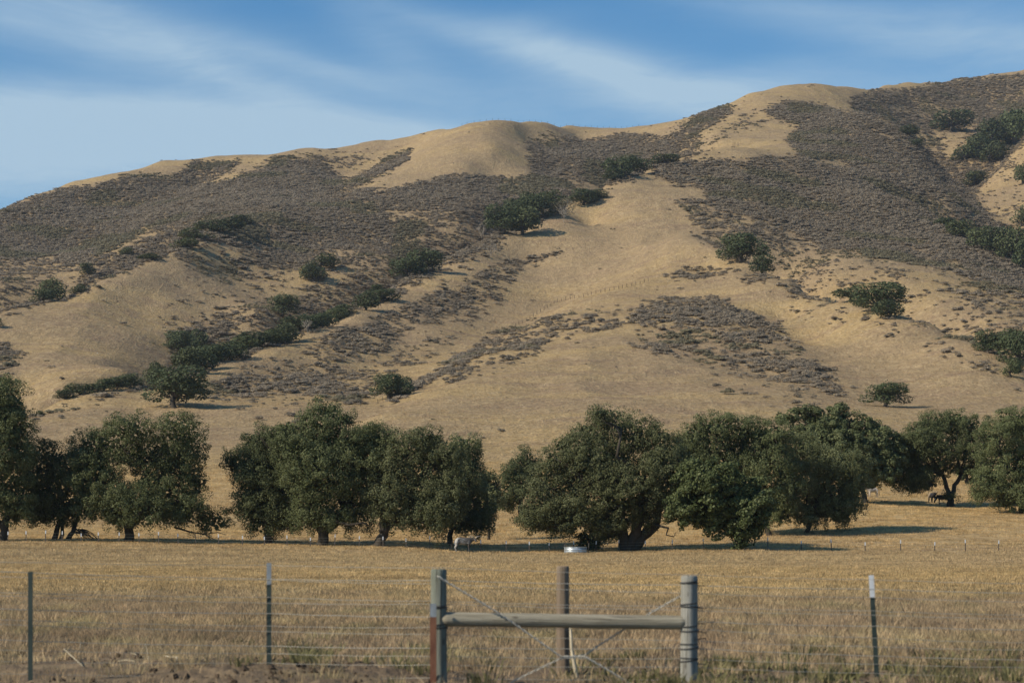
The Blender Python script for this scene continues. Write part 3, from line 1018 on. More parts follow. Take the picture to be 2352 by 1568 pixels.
# green weeds among the clods
gx = np.concatenate([rng.normal(715, 26, 60), rng.uniform(1280, 2352, 260), rng.uniform(500, 1150, 60)])
gy_ = np.concatenate([rng.normal(1505, 12, 60), rng.uniform(1488, 1562, 260), rng.uniform(1470, 1555, 60)])
wY = H * F / (gy_ - HOR)
wX = (gx - CX) / F * wY
weed_protos = [proto('weed', tuft_mesh('weed', 30, 0.03, 0.15, 0.14, 0.010, M_WEED, 60 + i)) for i in range(3)]
k = (vnoise(wX / .7 + 5, wY / .7) > 0.42)
spread_tufts('weeds', 'low green weeds among the clods along the fence', wX[k], wY[k], weed_protos, 0.6, 1.2)


def clod_mesh(seed):
    r = np.random.default_rng(seed)
    bm = bmesh.new()
    bmesh.ops.create_icosphere(bm, subdivisions=2, radius=1.0)
    for v in bm.verts:
        v.co *= 0.55 + 0.9 * r.random()
        v.co.z *= 0.62
    me = bpy.data.meshes.new('clod'); bm.to_mesh(me); bm.free()
    me.materials.append(M_SOIL)
    return me


clod_protos = [proto('clod', clod_mesh(i)) for i in range(4)]
X, Y = rand_field(30, 16.5, 45)
k = rng.random(len(X)) < 1.7 * (vnoise(X / .6 + 9, Y / .9) - .35) * (1.12 - smooth01(Y, 19.5, 26)) * (1 - .6 * smooth01(Y, 26, 45))
X = X[k]; Y = Y[k]
s = 0.012 + 0.032 * rng.random(len(X)) ** 2.5
rot = rng.random((len(X), 3)) * 3
scatter('soil_clods', clod_protos, np.stack([X, Y, zat(X, Y) + s * 0.3], 1), rot, np.stack([s, s, s], 1), rng.integers(0, 4, len(X)), 'dark broken clods of soil along the fence')


# ------------------------------------------------------------------ leaf clouds
def leaf_quads(c, n, size, r, asp=0.7):
    """c (k,3) centres, n (k,3) facing, size (k,) -> verts (4k,3)"""
    n = n / np.maximum(np.linalg.norm(n, axis=1, keepdims=True), 1e-6)
    t = r.normal(size=n.shape)
    a = np.cross(n, t); a /= np.maximum(np.linalg.norm(a, axis=1, keepdims=True), 1e-6)
    b_ = np.cross(n, a)
    a = a * size[:, None] * 0.5
    b_ = b_ * size[:, None] * 0.5 * asp
    fold = n * size[:, None] * 0.12
    v = np.stack([c - a, c - b_ + fold, c + a, c + b_ - fold * 0.5], 1)
    return v.reshape(-1, 3)


def leaf_mesh(name, c, n, size, tone, r, mat, asp=0.7):
    v = leaf_quads(c, n, size, r, asp)
    k = len(c)
    fc = np.arange(4 * k).reshape(-1, 4)
    me = mesh_np(name, v, fc, 4, [mat])
    at = me.attributes.new('tone', 'FLOAT', 'POINT')
    at.data.foreach_set('value', np.repeat(tone, 4).astype(np.float32))
    return me


def shrub_mesh(name, nleaf, lsize, mat, seed, flatk=0.62):
    r = np.random.default_rng(seed)
    nb = 5
    bc = r.normal(size=(nb, 3)) * np.array([0.26, 0.26, 0.05]); bc[:, 2] = 0.18 + 0.12 * r.random(nb)
    br = 0.26 + 0.14 * r.random(nb)
    w = r.integers(0, nb, nleaf)
    d = r.normal(size=(nleaf, 3)); d /= np.linalg.norm(d, axis=1, keepdims=True)
    d[:, 2] = np.abs(d[:, 2]) * 1.0 - 0.12
    rad = br[w] * (0.72 + 0.36 * r.random(nleaf))
    c = bc[w] + d * rad[:, None] * np.array([1, 1, flatk * 1.35])
    n = d + r.normal(size=d.shape) * 0.5 + np.array([-.25, -.1, .5])
    tone = np.clip(0.35 + 0.5 * r.random(nleaf) * (0.6 + 0.6 * r.random(nb)[w]) + 0.12 * r.normal(size=nleaf), 0, 1)
    # inner dome added to cut shadow inside the bush: small facets just under the leaf shell
    nc = nleaf // 2
    w = r.integers(0, nb, nc)
    e = r.normal(size=(nc, 3)); e /= np.linalg.norm(e, axis=1, keepdims=True); e[:, 2] = np.abs(e[:, 2])
    cc = bc[w] + e * (br[w] * 0.72)[:, None] * np.array([1, 1, flatk * 1.35])
    c = np.concatenate([c, cc]); n = np.concatenate([n, e + 0.15 * r.normal(size=e.shape)])
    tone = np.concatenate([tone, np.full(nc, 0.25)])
    sz = np.concatenate([lsize * (0.7 + 0.6 * r.random(nleaf)), np.full(nc, lsize * 1.25)])
    return leaf_mesh(name, c, n, sz, tone, r, mat)


brush_protos = [proto('brush_bush', shrub_mesh('brush_bush', 150, 0.155, M_BRUSH if i < 6 else M_BRUSHG, 100 + i)) for i in range(8)]
sp = 2.0
jy0, jy1 = 335.0, 1780.0
X, Y = rand_field(1 / 1.7, jy0, jy1, 0.285)
k = np.arange(len(X))
d = brush_at(X, Y, zat(X, Y))
keep = rng.random(len(X)) < clumped(X, Y, d * np.clip(0.62 + Y / 2400., .7, 1)) * np.clip(1.25 - Y / 2600.0, 0.5, 1)
X, Y = X[keep], Y[keep]
Zb = zat(X, Y)
keep = visible(X, Y, Zb, 0.0016)
X, Y, Zb = X[keep], Y[keep], Zb[keep]
dd = brush_at(X, Y, Zb)
size = (0.9 + 1.3 * rng.random(len(X)) ** 1.8 + 0.7 * (rng.random(len(X)) < 0.12)) * (0.85 + 0.4 * dd) * (0.8 + 0.4 * vnoise(X / 30, Y / 30)) * np.clip(0.72 + Y / 3000, 0.8, 1.2)
# the 300 bushes that show largest and stand clear become things of their own
show = size / Y * (1.25 - 0.75 * dd) * (Y < 900) * (np.abs(X / Y) < 0.255)
order = np.argsort(-show)
picked = []
cell = set()
for i in order:
    key = (int(X[i] / 3.2), int(Y[i] / 3.2))
    if key in cell:
        continue
    cell.add(key); picked.append(i)
    if len(picked) >= 290:
        break
mask = np.ones(len(X), bool); mask[picked] = False
green = (vnoise(X / 25 + 3, Y / 25 + 50) > 0.72)
idx = np.where(green, rng.integers(6, 8, len(X)), rng.integers(0, 6, len(X)))
n = len(X)
print('BRUSH', n)
rot = np.zeros((n, 3)); rot[:, 2] = rng.random(n) * 6.283
scl = np.stack([size * 1.2, size * (0.9 + .35 * rng.random(n)), size ** 0.75 * (0.75 + 0.45 * rng.random(n))], 1)
scatter('scrub', brush_protos, np.stack([X, Y, Zb - 0.05], 1)[mask], rot[mask], scl[mask], idx[mask], 'grey-brown chaparral scrub covering the hillsides')

shrub_meshes = [shrub_mesh('bush_foliage', 460, 0.10, M_BRUSH if i < 4 else M_BRUSHG, 300 + i) for i in range(6)]


def shrub_label(gx_, gy_, size_, green_):
    tone = 'olive-green' if green_ else 'grey-brown'
    sz = 'large' if size_ > 2.0 else ('small' if size_ < 1.45 else 'middling')
    if 1420 < gx_ < 1985 and gy_ > 675:
        if gy_ > 880: w_, g_ = 'lowest on the scrubby knoll, close above the oak crowns', 'bushes at the foot of the scrubby knoll'
        elif gy_ > 845: w_, g_ = 'near the lower right point of the scrubby knoll', 'bushes low on the scrubby knoll'
        elif gx_ < 1540: w_, g_ = 'at the left shoulder of the scrubby knoll', 'bushes on the left of the scrubby knoll'
        elif gy_ < 740: w_, g_ = 'at the top of the scrubby knoll', 'bushes on top of the scrubby knoll'
        elif gx_ < 1690: w_, g_ = 'in the middle of the scrubby knoll', 'bushes in the middle of the scrubby knoll'
        else: w_, g_ = 'on the steep right side of the scrubby knoll', 'bushes on the right of the scrubby knoll'
    elif 1000 < gx_ <= 1440 and gy_ > 690:
        if gx_ < 1130: w_, g_ = 'beside the gully below the lower end of the hill fence', 'bushes at the lower end of the hill fence'
        elif gy_ < 760: w_, g_ = 'just under the hill fence on the golden slope', 'bushes just under the hill fence'
        elif gx_ < 1290: w_, g_ = 'on the open slope well below the hill fence', 'bushes well below the hill fence'
        else: w_, g_ = 'on the golden slope between hill fence and scrubby knoll', 'bushes between hill fence and knoll'
    elif 430 < gx_ <= 1000 and gy_ > 690:
        if gx_ > 860: w_, g_ = 'in the gully above the thin-trunked hill oak', 'bushes in the gully by the thin-trunked oak'
        elif gy_ > 900: w_, g_ = 'low on the slope, just above the peaked oak clump', 'bushes above the peaked oak clump'
        elif gx_ < 580: w_, g_ = 'on the slope to the right of the big leaning hill oak', 'bushes right of the big leaning hill oak'
        elif gy_ > 840: w_, g_ = 'low on the slope between the leaning oak and the thin-trunked oak', 'bushes between the leaning and the thin-trunked oak'
        elif gx_ < 720: w_, g_ = 'in front of the middle row of gully oaks', 'bushes in front of the middle gully oaks'
        else: w_, g_ = 'in front of the glossy pair of gully oaks', 'bushes in front of the glossy gully oaks'
    elif gx_ <= 430: w_, g_ = ('on the smooth left spur' if gy_ < 890 else 'on the low slope behind the left valley oaks'), 'bushes on the left spur'
    elif gx_ > 1985: w_, g_ = ('on the pale slope at right, over the ravine oaks' if gy_ < 730 else 'on the golden spur above the right valley oaks'), 'bushes on the right slopes'
    elif gy_ > 600: w_, g_ = 'near the upper end of the hill fence', 'bushes near the upper end of the hill fence'
    else: w_, g_ = 'high on the golden central spur', 'bushes high on the golden spur'
    return '%s %s bush %s' % (sz, tone, w_), '%s, %s and %s' % (g_, sz, tone)


for q, i in enumerate(picked):
    me = shrub_meshes[(4 + q % 2) if green[i] else q % 4]
    o = bpy.data.objects.new('bush', me)
    link(o)
    o.location = (X[i], Y[i], Zb[i] - 0.05)
    o.rotation_euler = (0, 0, rot[i, 2])
    s_ = size[i] * 1.15
    o.scale = (s_ * 1.15, s_, s_ ** 0.8 * 1.05)
    lb, gp = shrub_label(CX + X[i] / Y[i] * F, HOR - (Zb[i] - H) / Y[i] * F, size[i], green[i])
    tag(o, lb, 'bush', gp)


# ------------------------------------------------------------------ tubes, limbs
def tube_np(paths, sides=7):
    """paths: list of (points (k,3), radii (k,)) -> verts, faces (quads)"""
    V = []; Fc = []; base = 0
    ang = np.linspace(0, 2 * np.pi, sides, endpoint=False)
    for pts, rad in paths:
        pts = np.asarray(pts, float); rad = np.asarray(rad, float)
        k = len(pts)
        tan = np.gradient(pts, axis=0)
        tan /= np.maximum(np.linalg.norm(tan, axis=1, keepdims=True), 1e-6)
        ref = np.array([0.0, 1.0, 0.0]) if abs(tan[0, 1]) < 0.9 else np.array([1.0, 0, 0])
        for i in range(k):
            a = np.cross(tan[i], ref); a /= max(np.linalg.norm(a), 1e-6)
            c = np.cross(tan[i], a)
            V.append(pts[i] + rad[i] * (np.cos(ang)[:, None] * a + np.sin(ang)[:, None] * c))
        for i in range(k - 1):
            for s in range(sides):
                t = (s + 1) % sides
                Fc.append((base + i * sides + s, base + i * sides + t, base + (i + 1) * sides + t, base + (i + 1) * sides + s))
        # caps as small fans closed to quads
        for e in (0, k - 1):
            V.append(pts[e][None]);
        c0 = base + k * sides; c1 = c0 + 1
        for s in range(0, sides):
            t = (s + 1) % sides
            Fc.append((c0, base + t, base + s, c0))
            Fc.append((c1, base + (k - 1) * sides + s, base + (k - 1) * sides + t, c1))
        base += k * sides + 2
    V = np.concatenate(V)
    return V, Fc


def tube_mesh(name, paths, mat, sides=7, smooth=True):
    V, Fc = tube_np(paths, sides)
    me = bpy.data.meshes.new(name)
    fc = [f if f[0] != f[3] else f[:3] for f in Fc]
    me.from_pydata([tuple(v) for v in V], [], fc)
    if smooth:
        me.polygons.foreach_set('use_smooth', np.ones(len(me.polygons), bool))
    me.materials.append(mat)
    return me


def bent(p0, p1, r, n=6, wob=0.12, sag=0.0):
    """a crooked line from p0 to p1"""
    p0 = np.asarray(p0, float); p1 = np.asarray(p1, float)
    t = np.linspace(0, 1, n)[:, None]
    L_ = np.linalg.norm(p1 - p0)
    off = r.normal(size=(n, 3)) * wob * L_ * np.sin(t * np.pi)
    p = p0 + (p1 - p0) * t + off
    p[:, 2] += sag * L_ * np.sin(t[:, 0] * np.pi)
    return p


# ------------------------------------------------------------------ the big oaks
def big_tree(label, base, Y, lobes, mat, seed, trunk_w=30, forks=(), leaf=0.14, group=None, name='oak_tree', cat='tree', open_=0.0, drip=0.25, wind=0.0, extra=None, bark=None, stems=None):
    r = np.random.default_rng(seed)
    bx, by = base
    X0 = (bx - CX) / F * Y
    Z0 = float(zat(X0, Y))
    root = empty(name, (X0, Y, Z0))
    tag(root, label, cat, group)

    def w(px, py, dy=0.0):
        yy = Y + dy
        return np.array([(px - CX) / F * yy, yy, H + (HOR - py) / F * yy])
    s = Y / F
    C_, N_, S_, T_ = [], [], [], []
    lob = []
    mx = np.mean([l[0] for l in lobes])
    half = max(abs(l[0] - mx) for l in lobes) + 1
    for i, (lx, ly, rx, ry) in enumerate(lobes):
        dep = 0.9 * half * s * math.sqrt(max(0, 1 - ((lx - mx) / half) ** 2))
        dy = r.uniform(-0.50, 0.25) * dep
        R_ = np.array([rx * s, 0.5 * (rx + ry) * s * r.uniform(0.95, 1.25), ry * s]) * 1.10
        lob.append((w(lx, ly, dy), R_))
    # hidden back lobes give the crown its depth
    for i in range(max(2, len(lobes) // 3)):
        lx, ly, rx, ry = lobes[r.integers(0, len(lobes))]
        lob.append((w(lx * .8 + mx * .2, ly + 12, 0.75 * half * s * r.uniform(.6, 1)), np.array([rx, rx, ry * .9]) * s * .9))
    for i, (c, R_) in enumerate(lob):
        # shell of sprays
        a, bb, cc = R_
        area = 4 * np.pi * (((a * bb) ** 1.6 + (a * cc) ** 1.6 + (bb * cc) ** 1.6) / 3) ** (1 / 1.6)
        rs0 = 0.62
        ns = int(1.35 * area / (np.pi * rs0 ** 2) * (1 - 0.45 * open_))
        d = r.normal(size=(ns, 3)); d /= np.linalg.norm(d, axis=1, keepdims=True)
        k = (d[:, 2] > -0.35) | (r.random(ns) < 0.55)
        k &= (d[:, 1] < 0.25) | (r.random(ns) < 0.6)
        d = d[k]
        lump = 1 + 0.20 * (vnoise(d[:, 0] * 2.2 + seed, d[:, 2] * 2.2 + i * 3.1) - 0.5) * 2
        rad = (0.80 + 0.26 * r.random(len(d))) * lump
        out_ = r.random(len(d)) < 0.06
        rad[out_] *= 1.16
        sc_ = c + d * R_ * rad[:, None]
        fall = (r.random(len(sc_)) < drip * 0.35) & (d[:, 2] < 0.1)
        sc_[fall, 2] -= r.random(fall.sum()) * 1.1
        # drop sprays buried deep in another lobe
        deep = np.zeros(len(sc_), bool)
        for j, (c2, R2) in enumerate(lob):
            if j != i:
                deep |= (((sc_ - c2) / R2) ** 2).sum(1) < 0.42
        sc_ = sc_[~deep]; d = d[~deep]
        if not len(sc_):
            continue
        rs = rs0 * (0.65 + 0.7 * r.random(len(sc_)))
        nl = 118
        q = r.normal(size=(len(sc_), nl, 3)); q /= np.linalg.norm(q, axis=2, keepdims=True)
        q *= (0.45 + 0.55 * r.random((len(sc_), nl, 1)) ** 0.5)
        st = np.ones((len(sc_), 1, 3)); st[:, :, 2] = 0.72
        hang = (r.random(len(sc_)) < drip) & (d[:, 2] < 0.5)
        st[hang, :, 0] = 0.6; st[hang, :, 1] = 0.6; st[hang, :, 2] = 1.5
        p = sc_[:, None] + q * rs[:, None, None] * st
        if wind:
            p[:, :, 0] += wind * q[:, :, 2] * rs[:, None]
        n = q * 0.9 + d[:, None] * 0.5 + r.normal(size=q.shape) * 0.55 + np.array([0, 0, 0.15])
        tone = np.clip(0.42 + 0.22 * r.normal(size=(len(sc_), 1)) * 0.8 + 0.30 * r.normal(size=(len(sc_), nl)), 0, 1)
        C_.append(p.reshape(-1, 3)); N_.append(n.reshape(-1, 3)); T_.append(tone.ravel())
        S_.append(leaf * (0.6 + 0.75 * r.random(len(sc_) * nl)))
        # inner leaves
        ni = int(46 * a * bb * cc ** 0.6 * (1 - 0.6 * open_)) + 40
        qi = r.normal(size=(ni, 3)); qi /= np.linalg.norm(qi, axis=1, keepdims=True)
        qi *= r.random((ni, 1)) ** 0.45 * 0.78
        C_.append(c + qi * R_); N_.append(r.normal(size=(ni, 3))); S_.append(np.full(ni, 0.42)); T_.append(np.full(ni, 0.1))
    C_ = np.concatenate(C_); N_ = np.concatenate(N_); S_ = np.concatenate(S_); T_ = np.concatenate(T_)
    # nothing below the ground
    g = zat(C_[:, 0], C_[:, 1])
    k = C_[:, 2] > g + 0.15
    C_, N_, S_, T_ = C_[k], N_[k], S_[k], T_[k]
    off = np.array([X0, Y, Z0])
    me = leaf_mesh('crown', C_ - off, N_, S_, T_, r, mat, 0.62)
    obj('crown', me, root)
    # trunk and limbs
    tw = trunk_w * s * 0.5
    paths = []
    B0 = np.array([X0, Y, Z0 - 0.3])
    low = max(l[1] + l[3] for l in lobes)
    tops = []
    if stems is None:
        top = forks[0] if forks else (bx * 0.8 + mx * 0.2, min(by - 30, low - 10))
        stems = [(bx, by, top[0], top[1], 1.0)] + [(bx * .45 + top[0] * .55, by * .45 + top[1] * .55, f[0], f[1], 0.62) for f in forks[1:]]
        if trunk_w > 35: stems = [(bx, by, f[0], f[1], 0.8) for f in forks]
    for (sx, sy, tx, ty, k_) in stems:
        b0 = w(sx, sy); b0[2] = float(zat(b0[0], b0[1])) - 0.3 if abs(sy - by) < 6 else b0[2]
        t1 = w(tx, ty, r.uniform(-.5, .5))
        p = bent(b0, t1, r, 7, 0.03)
        rr = tw * k_ * np.linspace(1.0, 0.72, 7); rr[0] *= 1.35; rr[1] *= 1.08
        paths.append((p, rr)); tops.append((t1, rr[-1]))
    for (c, R_) in lob:
        dists = [np.linalg.norm(t[0] - c) for t in tops]
        t0, r0 = tops[int(np.argmin(dists))]
        e = c + np.array([0, 0, R_[2] * 0.2])
        p = bent(t0, e, r, 8, 0.07, 0.12)
        rr = np.linspace(min(r0 * 0.5, 0.22), 0.05, 8)
        paths.append((p, rr))
        for q_ in range(5):
            kk = r.integers(3, 8)
            dd_ = r.normal(size=3); dd_ /= np.linalg.norm(dd_)
            paths.append((bent(p[kk], c + dd_ * R_ * 0.98, r, 5, 0.08), np.linspace(max(0.05, rr[kk] * .5), 0.022, 5)))
    if extra:
        for (pts, ra, rb) in extra:
            pp = np.array([w(x_, y_, dy_) for x_, y_, dy_ in pts])
            paths.append((pp, np.linspace(ra, rb, len(pp))))
    paths = [(p - off, rr) for p, rr in paths]
    tm = tube_mesh('trunk', paths, bark or M_BARK, 7)
    obj('trunk', tm, root)
    return root


big_tree('tall dark oak cut off by the left edge, crown reaching higher than its neighbours', (3, 1240), 184,
         [(0, 925, 62, 55), (28, 985, 46, 48), (-20, 1050, 80, 65), (22, 1120, 62, 62), (-45, 1150, 70, 55), (-70, 980, 80, 90), (40, 1050, 40, 45), (45, 1165, 36, 34), (-90, 1090, 70, 80), (-10, 890, 40, 30)],
         M_OAK, 1, 22, forks=[(14, 1190), (-30, 1170)])
big_tree('low multi-stemmed oak leaning between the tall left-edge oak and the broad oak', (140, 1243), 188,
         [(105, 1060, 52, 46), (150, 1090, 60, 50), (110, 1135, 50, 48), (165, 1160, 52, 42), (85, 1115, 40, 56), (190, 1080, 38, 44), (130, 1175, 56, 30), (90, 1170, 34, 30)],
         M_OAK, 2, 14, stems=[(122, 1243, 140, 1190, 1.0), (140, 1243, 148, 1185, .7), (152, 1243, 180, 1188, .9)], open_=0.15)
big_tree('broad rounded oak at left with a thick trunk and a low dark branch spreading right', (295, 1245), 186,
         [(298, 990, 58, 34), (235, 1025, 62, 42), (412, 990, 52, 36), (428, 1050, 46, 58), (350, 1050, 52, 46), (215, 1095, 58, 58), (250, 1140, 55, 44), (375, 1120, 66, 58), (425, 1165, 54, 40), (487, 1198, 42, 28), (335, 1180, 56, 32), (215, 1165, 38, 36), (190, 1050, 30, 30), (450, 1110, 28, 30), (300, 1150, 60, 40), (270, 1180, 40, 28), (310, 1050, 40, 26)],
         M_OAK, 3, 24, forks=[(297, 1185), (340, 1170), (262, 1180)], open_=0.12,
         extra=[([(400, 1210, -1), (440, 1222, -1), (470, 1226, -1), (492, 1238, -1)], .10, .03), ([(470, 1226, -1), (500, 1222, -1), (520, 1228, -1)], .05, .02)])
big_tree('leaf-clad oak with foliage down its trunk, at the left end of the middle clump', (617, 1252), 187,
         [(560, 1060, 44, 30), (600, 1025, 42, 40), (612, 1090, 58, 52), (592, 1150, 44, 58), (650, 1120, 50, 60), (650, 1185, 42, 38), (608, 1195, 40, 32), (616, 1228, 13, 22), (655, 1040, 40, 44), (570, 1110, 28, 40), (538, 1060, 26, 18), (600, 1110, 60, 80), (640, 1150, 56, 50), (592, 1172, 50, 34), (628, 1008, 40, 28), (660, 1180, 40, 30)],
         M_DARKOAK, 4, 20)
big_tree('tallest oak of the middle clump, with a peaked top and a stout dark trunk', (742, 1254), 184,
         [(752, 948, 40, 24), (740, 985, 58, 32), (690, 1035, 56, 44), (792, 1030, 66, 46), (735, 1085, 78, 58), (800, 1120, 66, 58), (716, 1150, 52, 48), (848, 1018, 36, 34), (770, 1185, 48, 28), (830, 1175, 40, 36), (700, 1100, 50, 50), (705, 962, 24, 14), (790, 965, 22, 16), (850, 1080, 44, 60), (665, 1000, 44, 36), (852, 1005, 48, 34), (880, 1035, 46, 42), (740, 1190, 60, 26), (690, 1190, 40, 30)],
         M_OAK, 5, 28, forks=[(744, 1200), (790, 1190), (710, 1195)],
         extra=[([(770, 1196, -2), (800, 1205, -3), (835, 1200, -3), (850, 1208, -3)], .14, .05)])
big_tree('domed oak on a slanting trunk, right of the peaked one in the middle clump', (868, 1254), 182,
         [(938, 1035, 52, 38), (980, 1010, 36, 28), (915, 1085, 54, 48), (988, 1075, 52, 55), (960, 1140, 48, 52), (895, 1145, 42, 45), (1005, 1165, 46, 46), (925, 1190, 42, 24), (1040, 1120, 38, 50), (880, 1100, 34, 50), (1000, 1200, 30, 22), (970, 1190, 44, 30), (860, 1150, 30, 44), (1030, 1050, 34, 34), (1020, 1160, 50, 50)],
         M_OAKW, 6, 26, forks=[(890, 1195), (930, 1175), (880, 1170)], drip=0.5)
big_tree('drooping oak at the right end of the middle clump, above the grey longhorn', (1030, 1247), 190,
         [(1062, 1022, 38, 24), (1082, 1056, 22, 40), (1045, 1060, 36, 38), (1058, 1120, 46, 55), (1088, 1190, 42, 34), (1048, 1190, 38, 40), (1098, 1150, 30, 46), (1030, 1150, 30, 40), (1100, 1195, 34, 32), (1070, 1100, 44, 50)],
         M_OAKW, 7, 16, drip=0.75, open_=0.15)
big_tree('thin pale-leaved tree in the gap between the two oak clumps', (1122, 1235), 203,
         [(1125, 1105, 15, 26), (1135, 1145, 18, 32), (1115, 1160, 16, 26), (1140, 1100, 10, 14), (1108, 1100, 10, 18)],
         M_OAKW, 8, 7, open_=0.55, leaf=.2)
big_tree('small dark oak standing back, in the gap left of the widest oak', (1196, 1200), 236,
         [(1208, 1058, 26, 26), (1182, 1085, 32, 26), (1172, 1125, 34, 34), (1200, 1120, 36, 44), (1160, 1150, 22, 18), (1225, 1080, 20, 30)],
         M_DARKOAK, 9, 14)
big_tree('widest oak, olive and windblown, with a massive forked trunk behind the water tank', (1440, 1266), 181,
         [(1400, 968, 42, 34), (1350, 1005, 46, 36), (1458, 1000, 48, 42), (1305, 1042, 46, 36), (1512, 1005, 36, 32), (1400, 1055, 72, 52), (1262, 1100, 42, 42), (1330, 1110, 68, 58), (1432, 1120, 78, 58), (1512, 1075, 46, 56), (1248, 1165, 46, 34), (1320, 1180, 60, 36), (1415, 1190, 60, 32), (1530, 1140, 34, 42), (1232, 1200, 32, 16), (1380, 950, 22, 16), (1488, 1160, 40, 40), (1275, 1060, 26, 26), (1240, 1130, 26, 30), (1545, 1070, 34, 50), (1215, 1190, 24, 18), (1350, 1060, 60, 50), (1395, 1212, 44, 22), (1300, 1205, 50, 20), (1470, 1195, 40, 26), (1230, 1185, 40, 26)],
         M_OAKW, 10, 38, forks=[(1428, 1205), (1512, 1200), (1470, 1195)], wind=0.5,
         extra=[([(1505, 1205, -2), (1535, 1212, -3), (1530, 1228, -3), (1548, 1232, -3), (1552, 1222, -3)], .12, .03)])
big_tree('bright green windblown tree with low skirts, right of the widest oak', (1703, 1262), 177,
         [(1640, 1105, 48, 36), (1682, 1140, 58, 48), (1722, 1180, 46, 42), (1602, 1150, 44, 44), (1642, 1185, 48, 32), (1704, 1228, 20, 22), (1578, 1120, 32, 38), (1742, 1150, 26, 42), (1660, 1190, 40, 26), (1590, 1095, 34, 34), (1700, 1205, 34, 22), (1565, 1165, 32, 34), (1730, 1210, 30, 24)],
         M_BRIGHT, 11, 15, wind=0.7, leaf=0.26)
big_tree('wide rounded oak rising behind the bright green tree', (1770, 1232), 200,
         [(1650, 982, 46, 30), (1605, 1005, 38, 32), (1708, 990, 48, 32), (1650, 1045, 70, 48), (1740, 1030, 50, 46), (1780, 1005, 38, 34), (1760, 1080, 52, 52), (1798, 1075, 34, 64), (1790, 1150, 30, 44), (1590, 1060, 36, 40), (1700, 1090, 50, 46), (1570, 1030, 34, 34), (1810, 1120, 36, 50), (1790, 1180, 30, 26)],
         M_OAK, 12, 14)
big_tree('drooping oak whose branches hang low over the long shadow at right', (1852, 1224), 203,
         [(1838, 1040, 44, 40), (1880, 1065, 46, 46), (1930, 1080, 42, 44), (1902, 1125, 52, 42), (1948, 1150, 34, 38), (1872, 1165, 34, 28), (1842, 1110, 38, 48), (1905, 1170, 26, 20), (1962, 1110, 24, 40), (1820, 1150, 34, 40), (1930, 1165, 36, 30), (1890, 1160, 36, 30), (1960, 1085, 36, 44), (1850, 1185, 30, 20), (1920, 1185, 34, 16)],
         M_OAKW, 13, 12, drip=0.6, open_=0.1)
big_tree('airy dark oak with two knobbly tops and a hole in its crown, standing behind', (1990, 1157), 246,
         [(1812, 962, 24, 10), (1845, 944, 26, 11), (1872, 962, 16, 20), (1928, 950, 24, 20), (1900, 998, 44, 34), (1968, 982, 42, 28), (2018, 1020, 40, 36), (1960, 1050, 56, 40), (2030, 1075, 36, 32), (1985, 1105, 30, 22), (1855, 1000, 30, 22), (2000, 1060, 50, 40), (2050, 1050, 28, 34), (1930, 1030, 50, 40)],
         M_DARKOAK, 14, 14, leaf=.26)
big_tree('spreading oak with a visible forked trunk, at right beside the grazing cattle', (2185, 1166), 249,
         [(2180, 968, 56, 24), (2122, 992, 44, 30), (2232, 985, 44, 30), (2092, 1035, 40, 36), (2150, 1035, 56, 34), (2222, 1032, 54, 34), (2102, 1078, 38, 28), (2245, 1075, 30, 26), (2085, 1110, 32, 20), (2130, 1112, 28, 15), (2180, 1140, 18, 9), (2075, 1065, 26, 30), (2170, 1075, 34, 16), (2100, 1095, 40, 26), (2060, 1100, 26, 26), (2062, 1045, 32, 38), (2110, 1020, 46, 34)],
         M_OAK, 15, 19, forks=[(2180, 1130), (2165, 1090), (2208, 1085)], open_=0.12)
big_tree('full round oak at the right edge, its skirts almost reaching the grass', (2352, 1180), 236,
         [(2330, 972, 46, 32), (2288, 1005, 46, 36), (2362, 1025, 60, 56), (2302, 1070, 54, 50), (2272, 1112, 38, 36), (2342, 1130, 50, 38), (2250, 1135, 26, 16), (2400, 1100, 60, 75), (2400, 980, 50, 40), (2310, 1140, 34, 20)],
         M_OAK, 16, 20)
big_tree('small leafy bush against the foot of the massive forked trunk, right of the water tank', (1355, 1263), 182,
         [(1345, 1235, 20, 20), (1362, 1245, 20, 15), (1335, 1248, 12, 12)], M_DARKOAK, 17, 5, leaf=.2, name='leafy_bush', cat='bush', open_=.2)
big_tree('far small oak seen under the branches of the spreading oak', (2222, 1110), 285,
         [(2225, 1085, 16, 10), (2240, 1090, 14, 9), (2212, 1080, 10, 9)], M_OAK, 18, 8, leaf=.3)


# dead branches and fallen wood near the oaks
def dead_wood(label, px, py, Y, wpx, hpx, n, seed, mat, arch=False):
    r = np.random.default_rng(seed)
    X0 = (px - CX) / F * Y; Z0 = float(zat(X0, Y))
    s = Y / F
    paths = []
    for i in range(n):
        if arch:
            x0 = (r.random() - 0.5) * 0.3 * wpx * s
            x1 = x0 + (0.2 + 0.8 * r.random()) * wpx * s * 0.8
            h = hpx * s * (0.5 + 0.5 * r.random())
            t = np.linspace(0, 1, 7)
            yy = r.normal() * 0.6
            p = np.stack([x0 + (x1 - x0) * t, yy + 0.4 * t * r.normal(), h * (1 - (t * 1.05) ** 2) + 0.05], 1)
        else:
            a = np.array([(r.random() - .5) * wpx * s, r.normal() * 0.5, 0.02])
            b_ = a + np.array([r.normal() * wpx * s * .3, r.normal() * .4, hpx * s * r.random()])
            p = bent(a, b_, r, 5, 0.08)
        paths.append((p, np.linspace(0.05, 0.014, len(p)) * r.uniform(.6, 1.3)))
    o = obj('dead_branches', tube_mesh('dead_branches', paths, mat, 5), loc=(X0, Y, Z0))
    tag(o, label, 'branches')
    return o


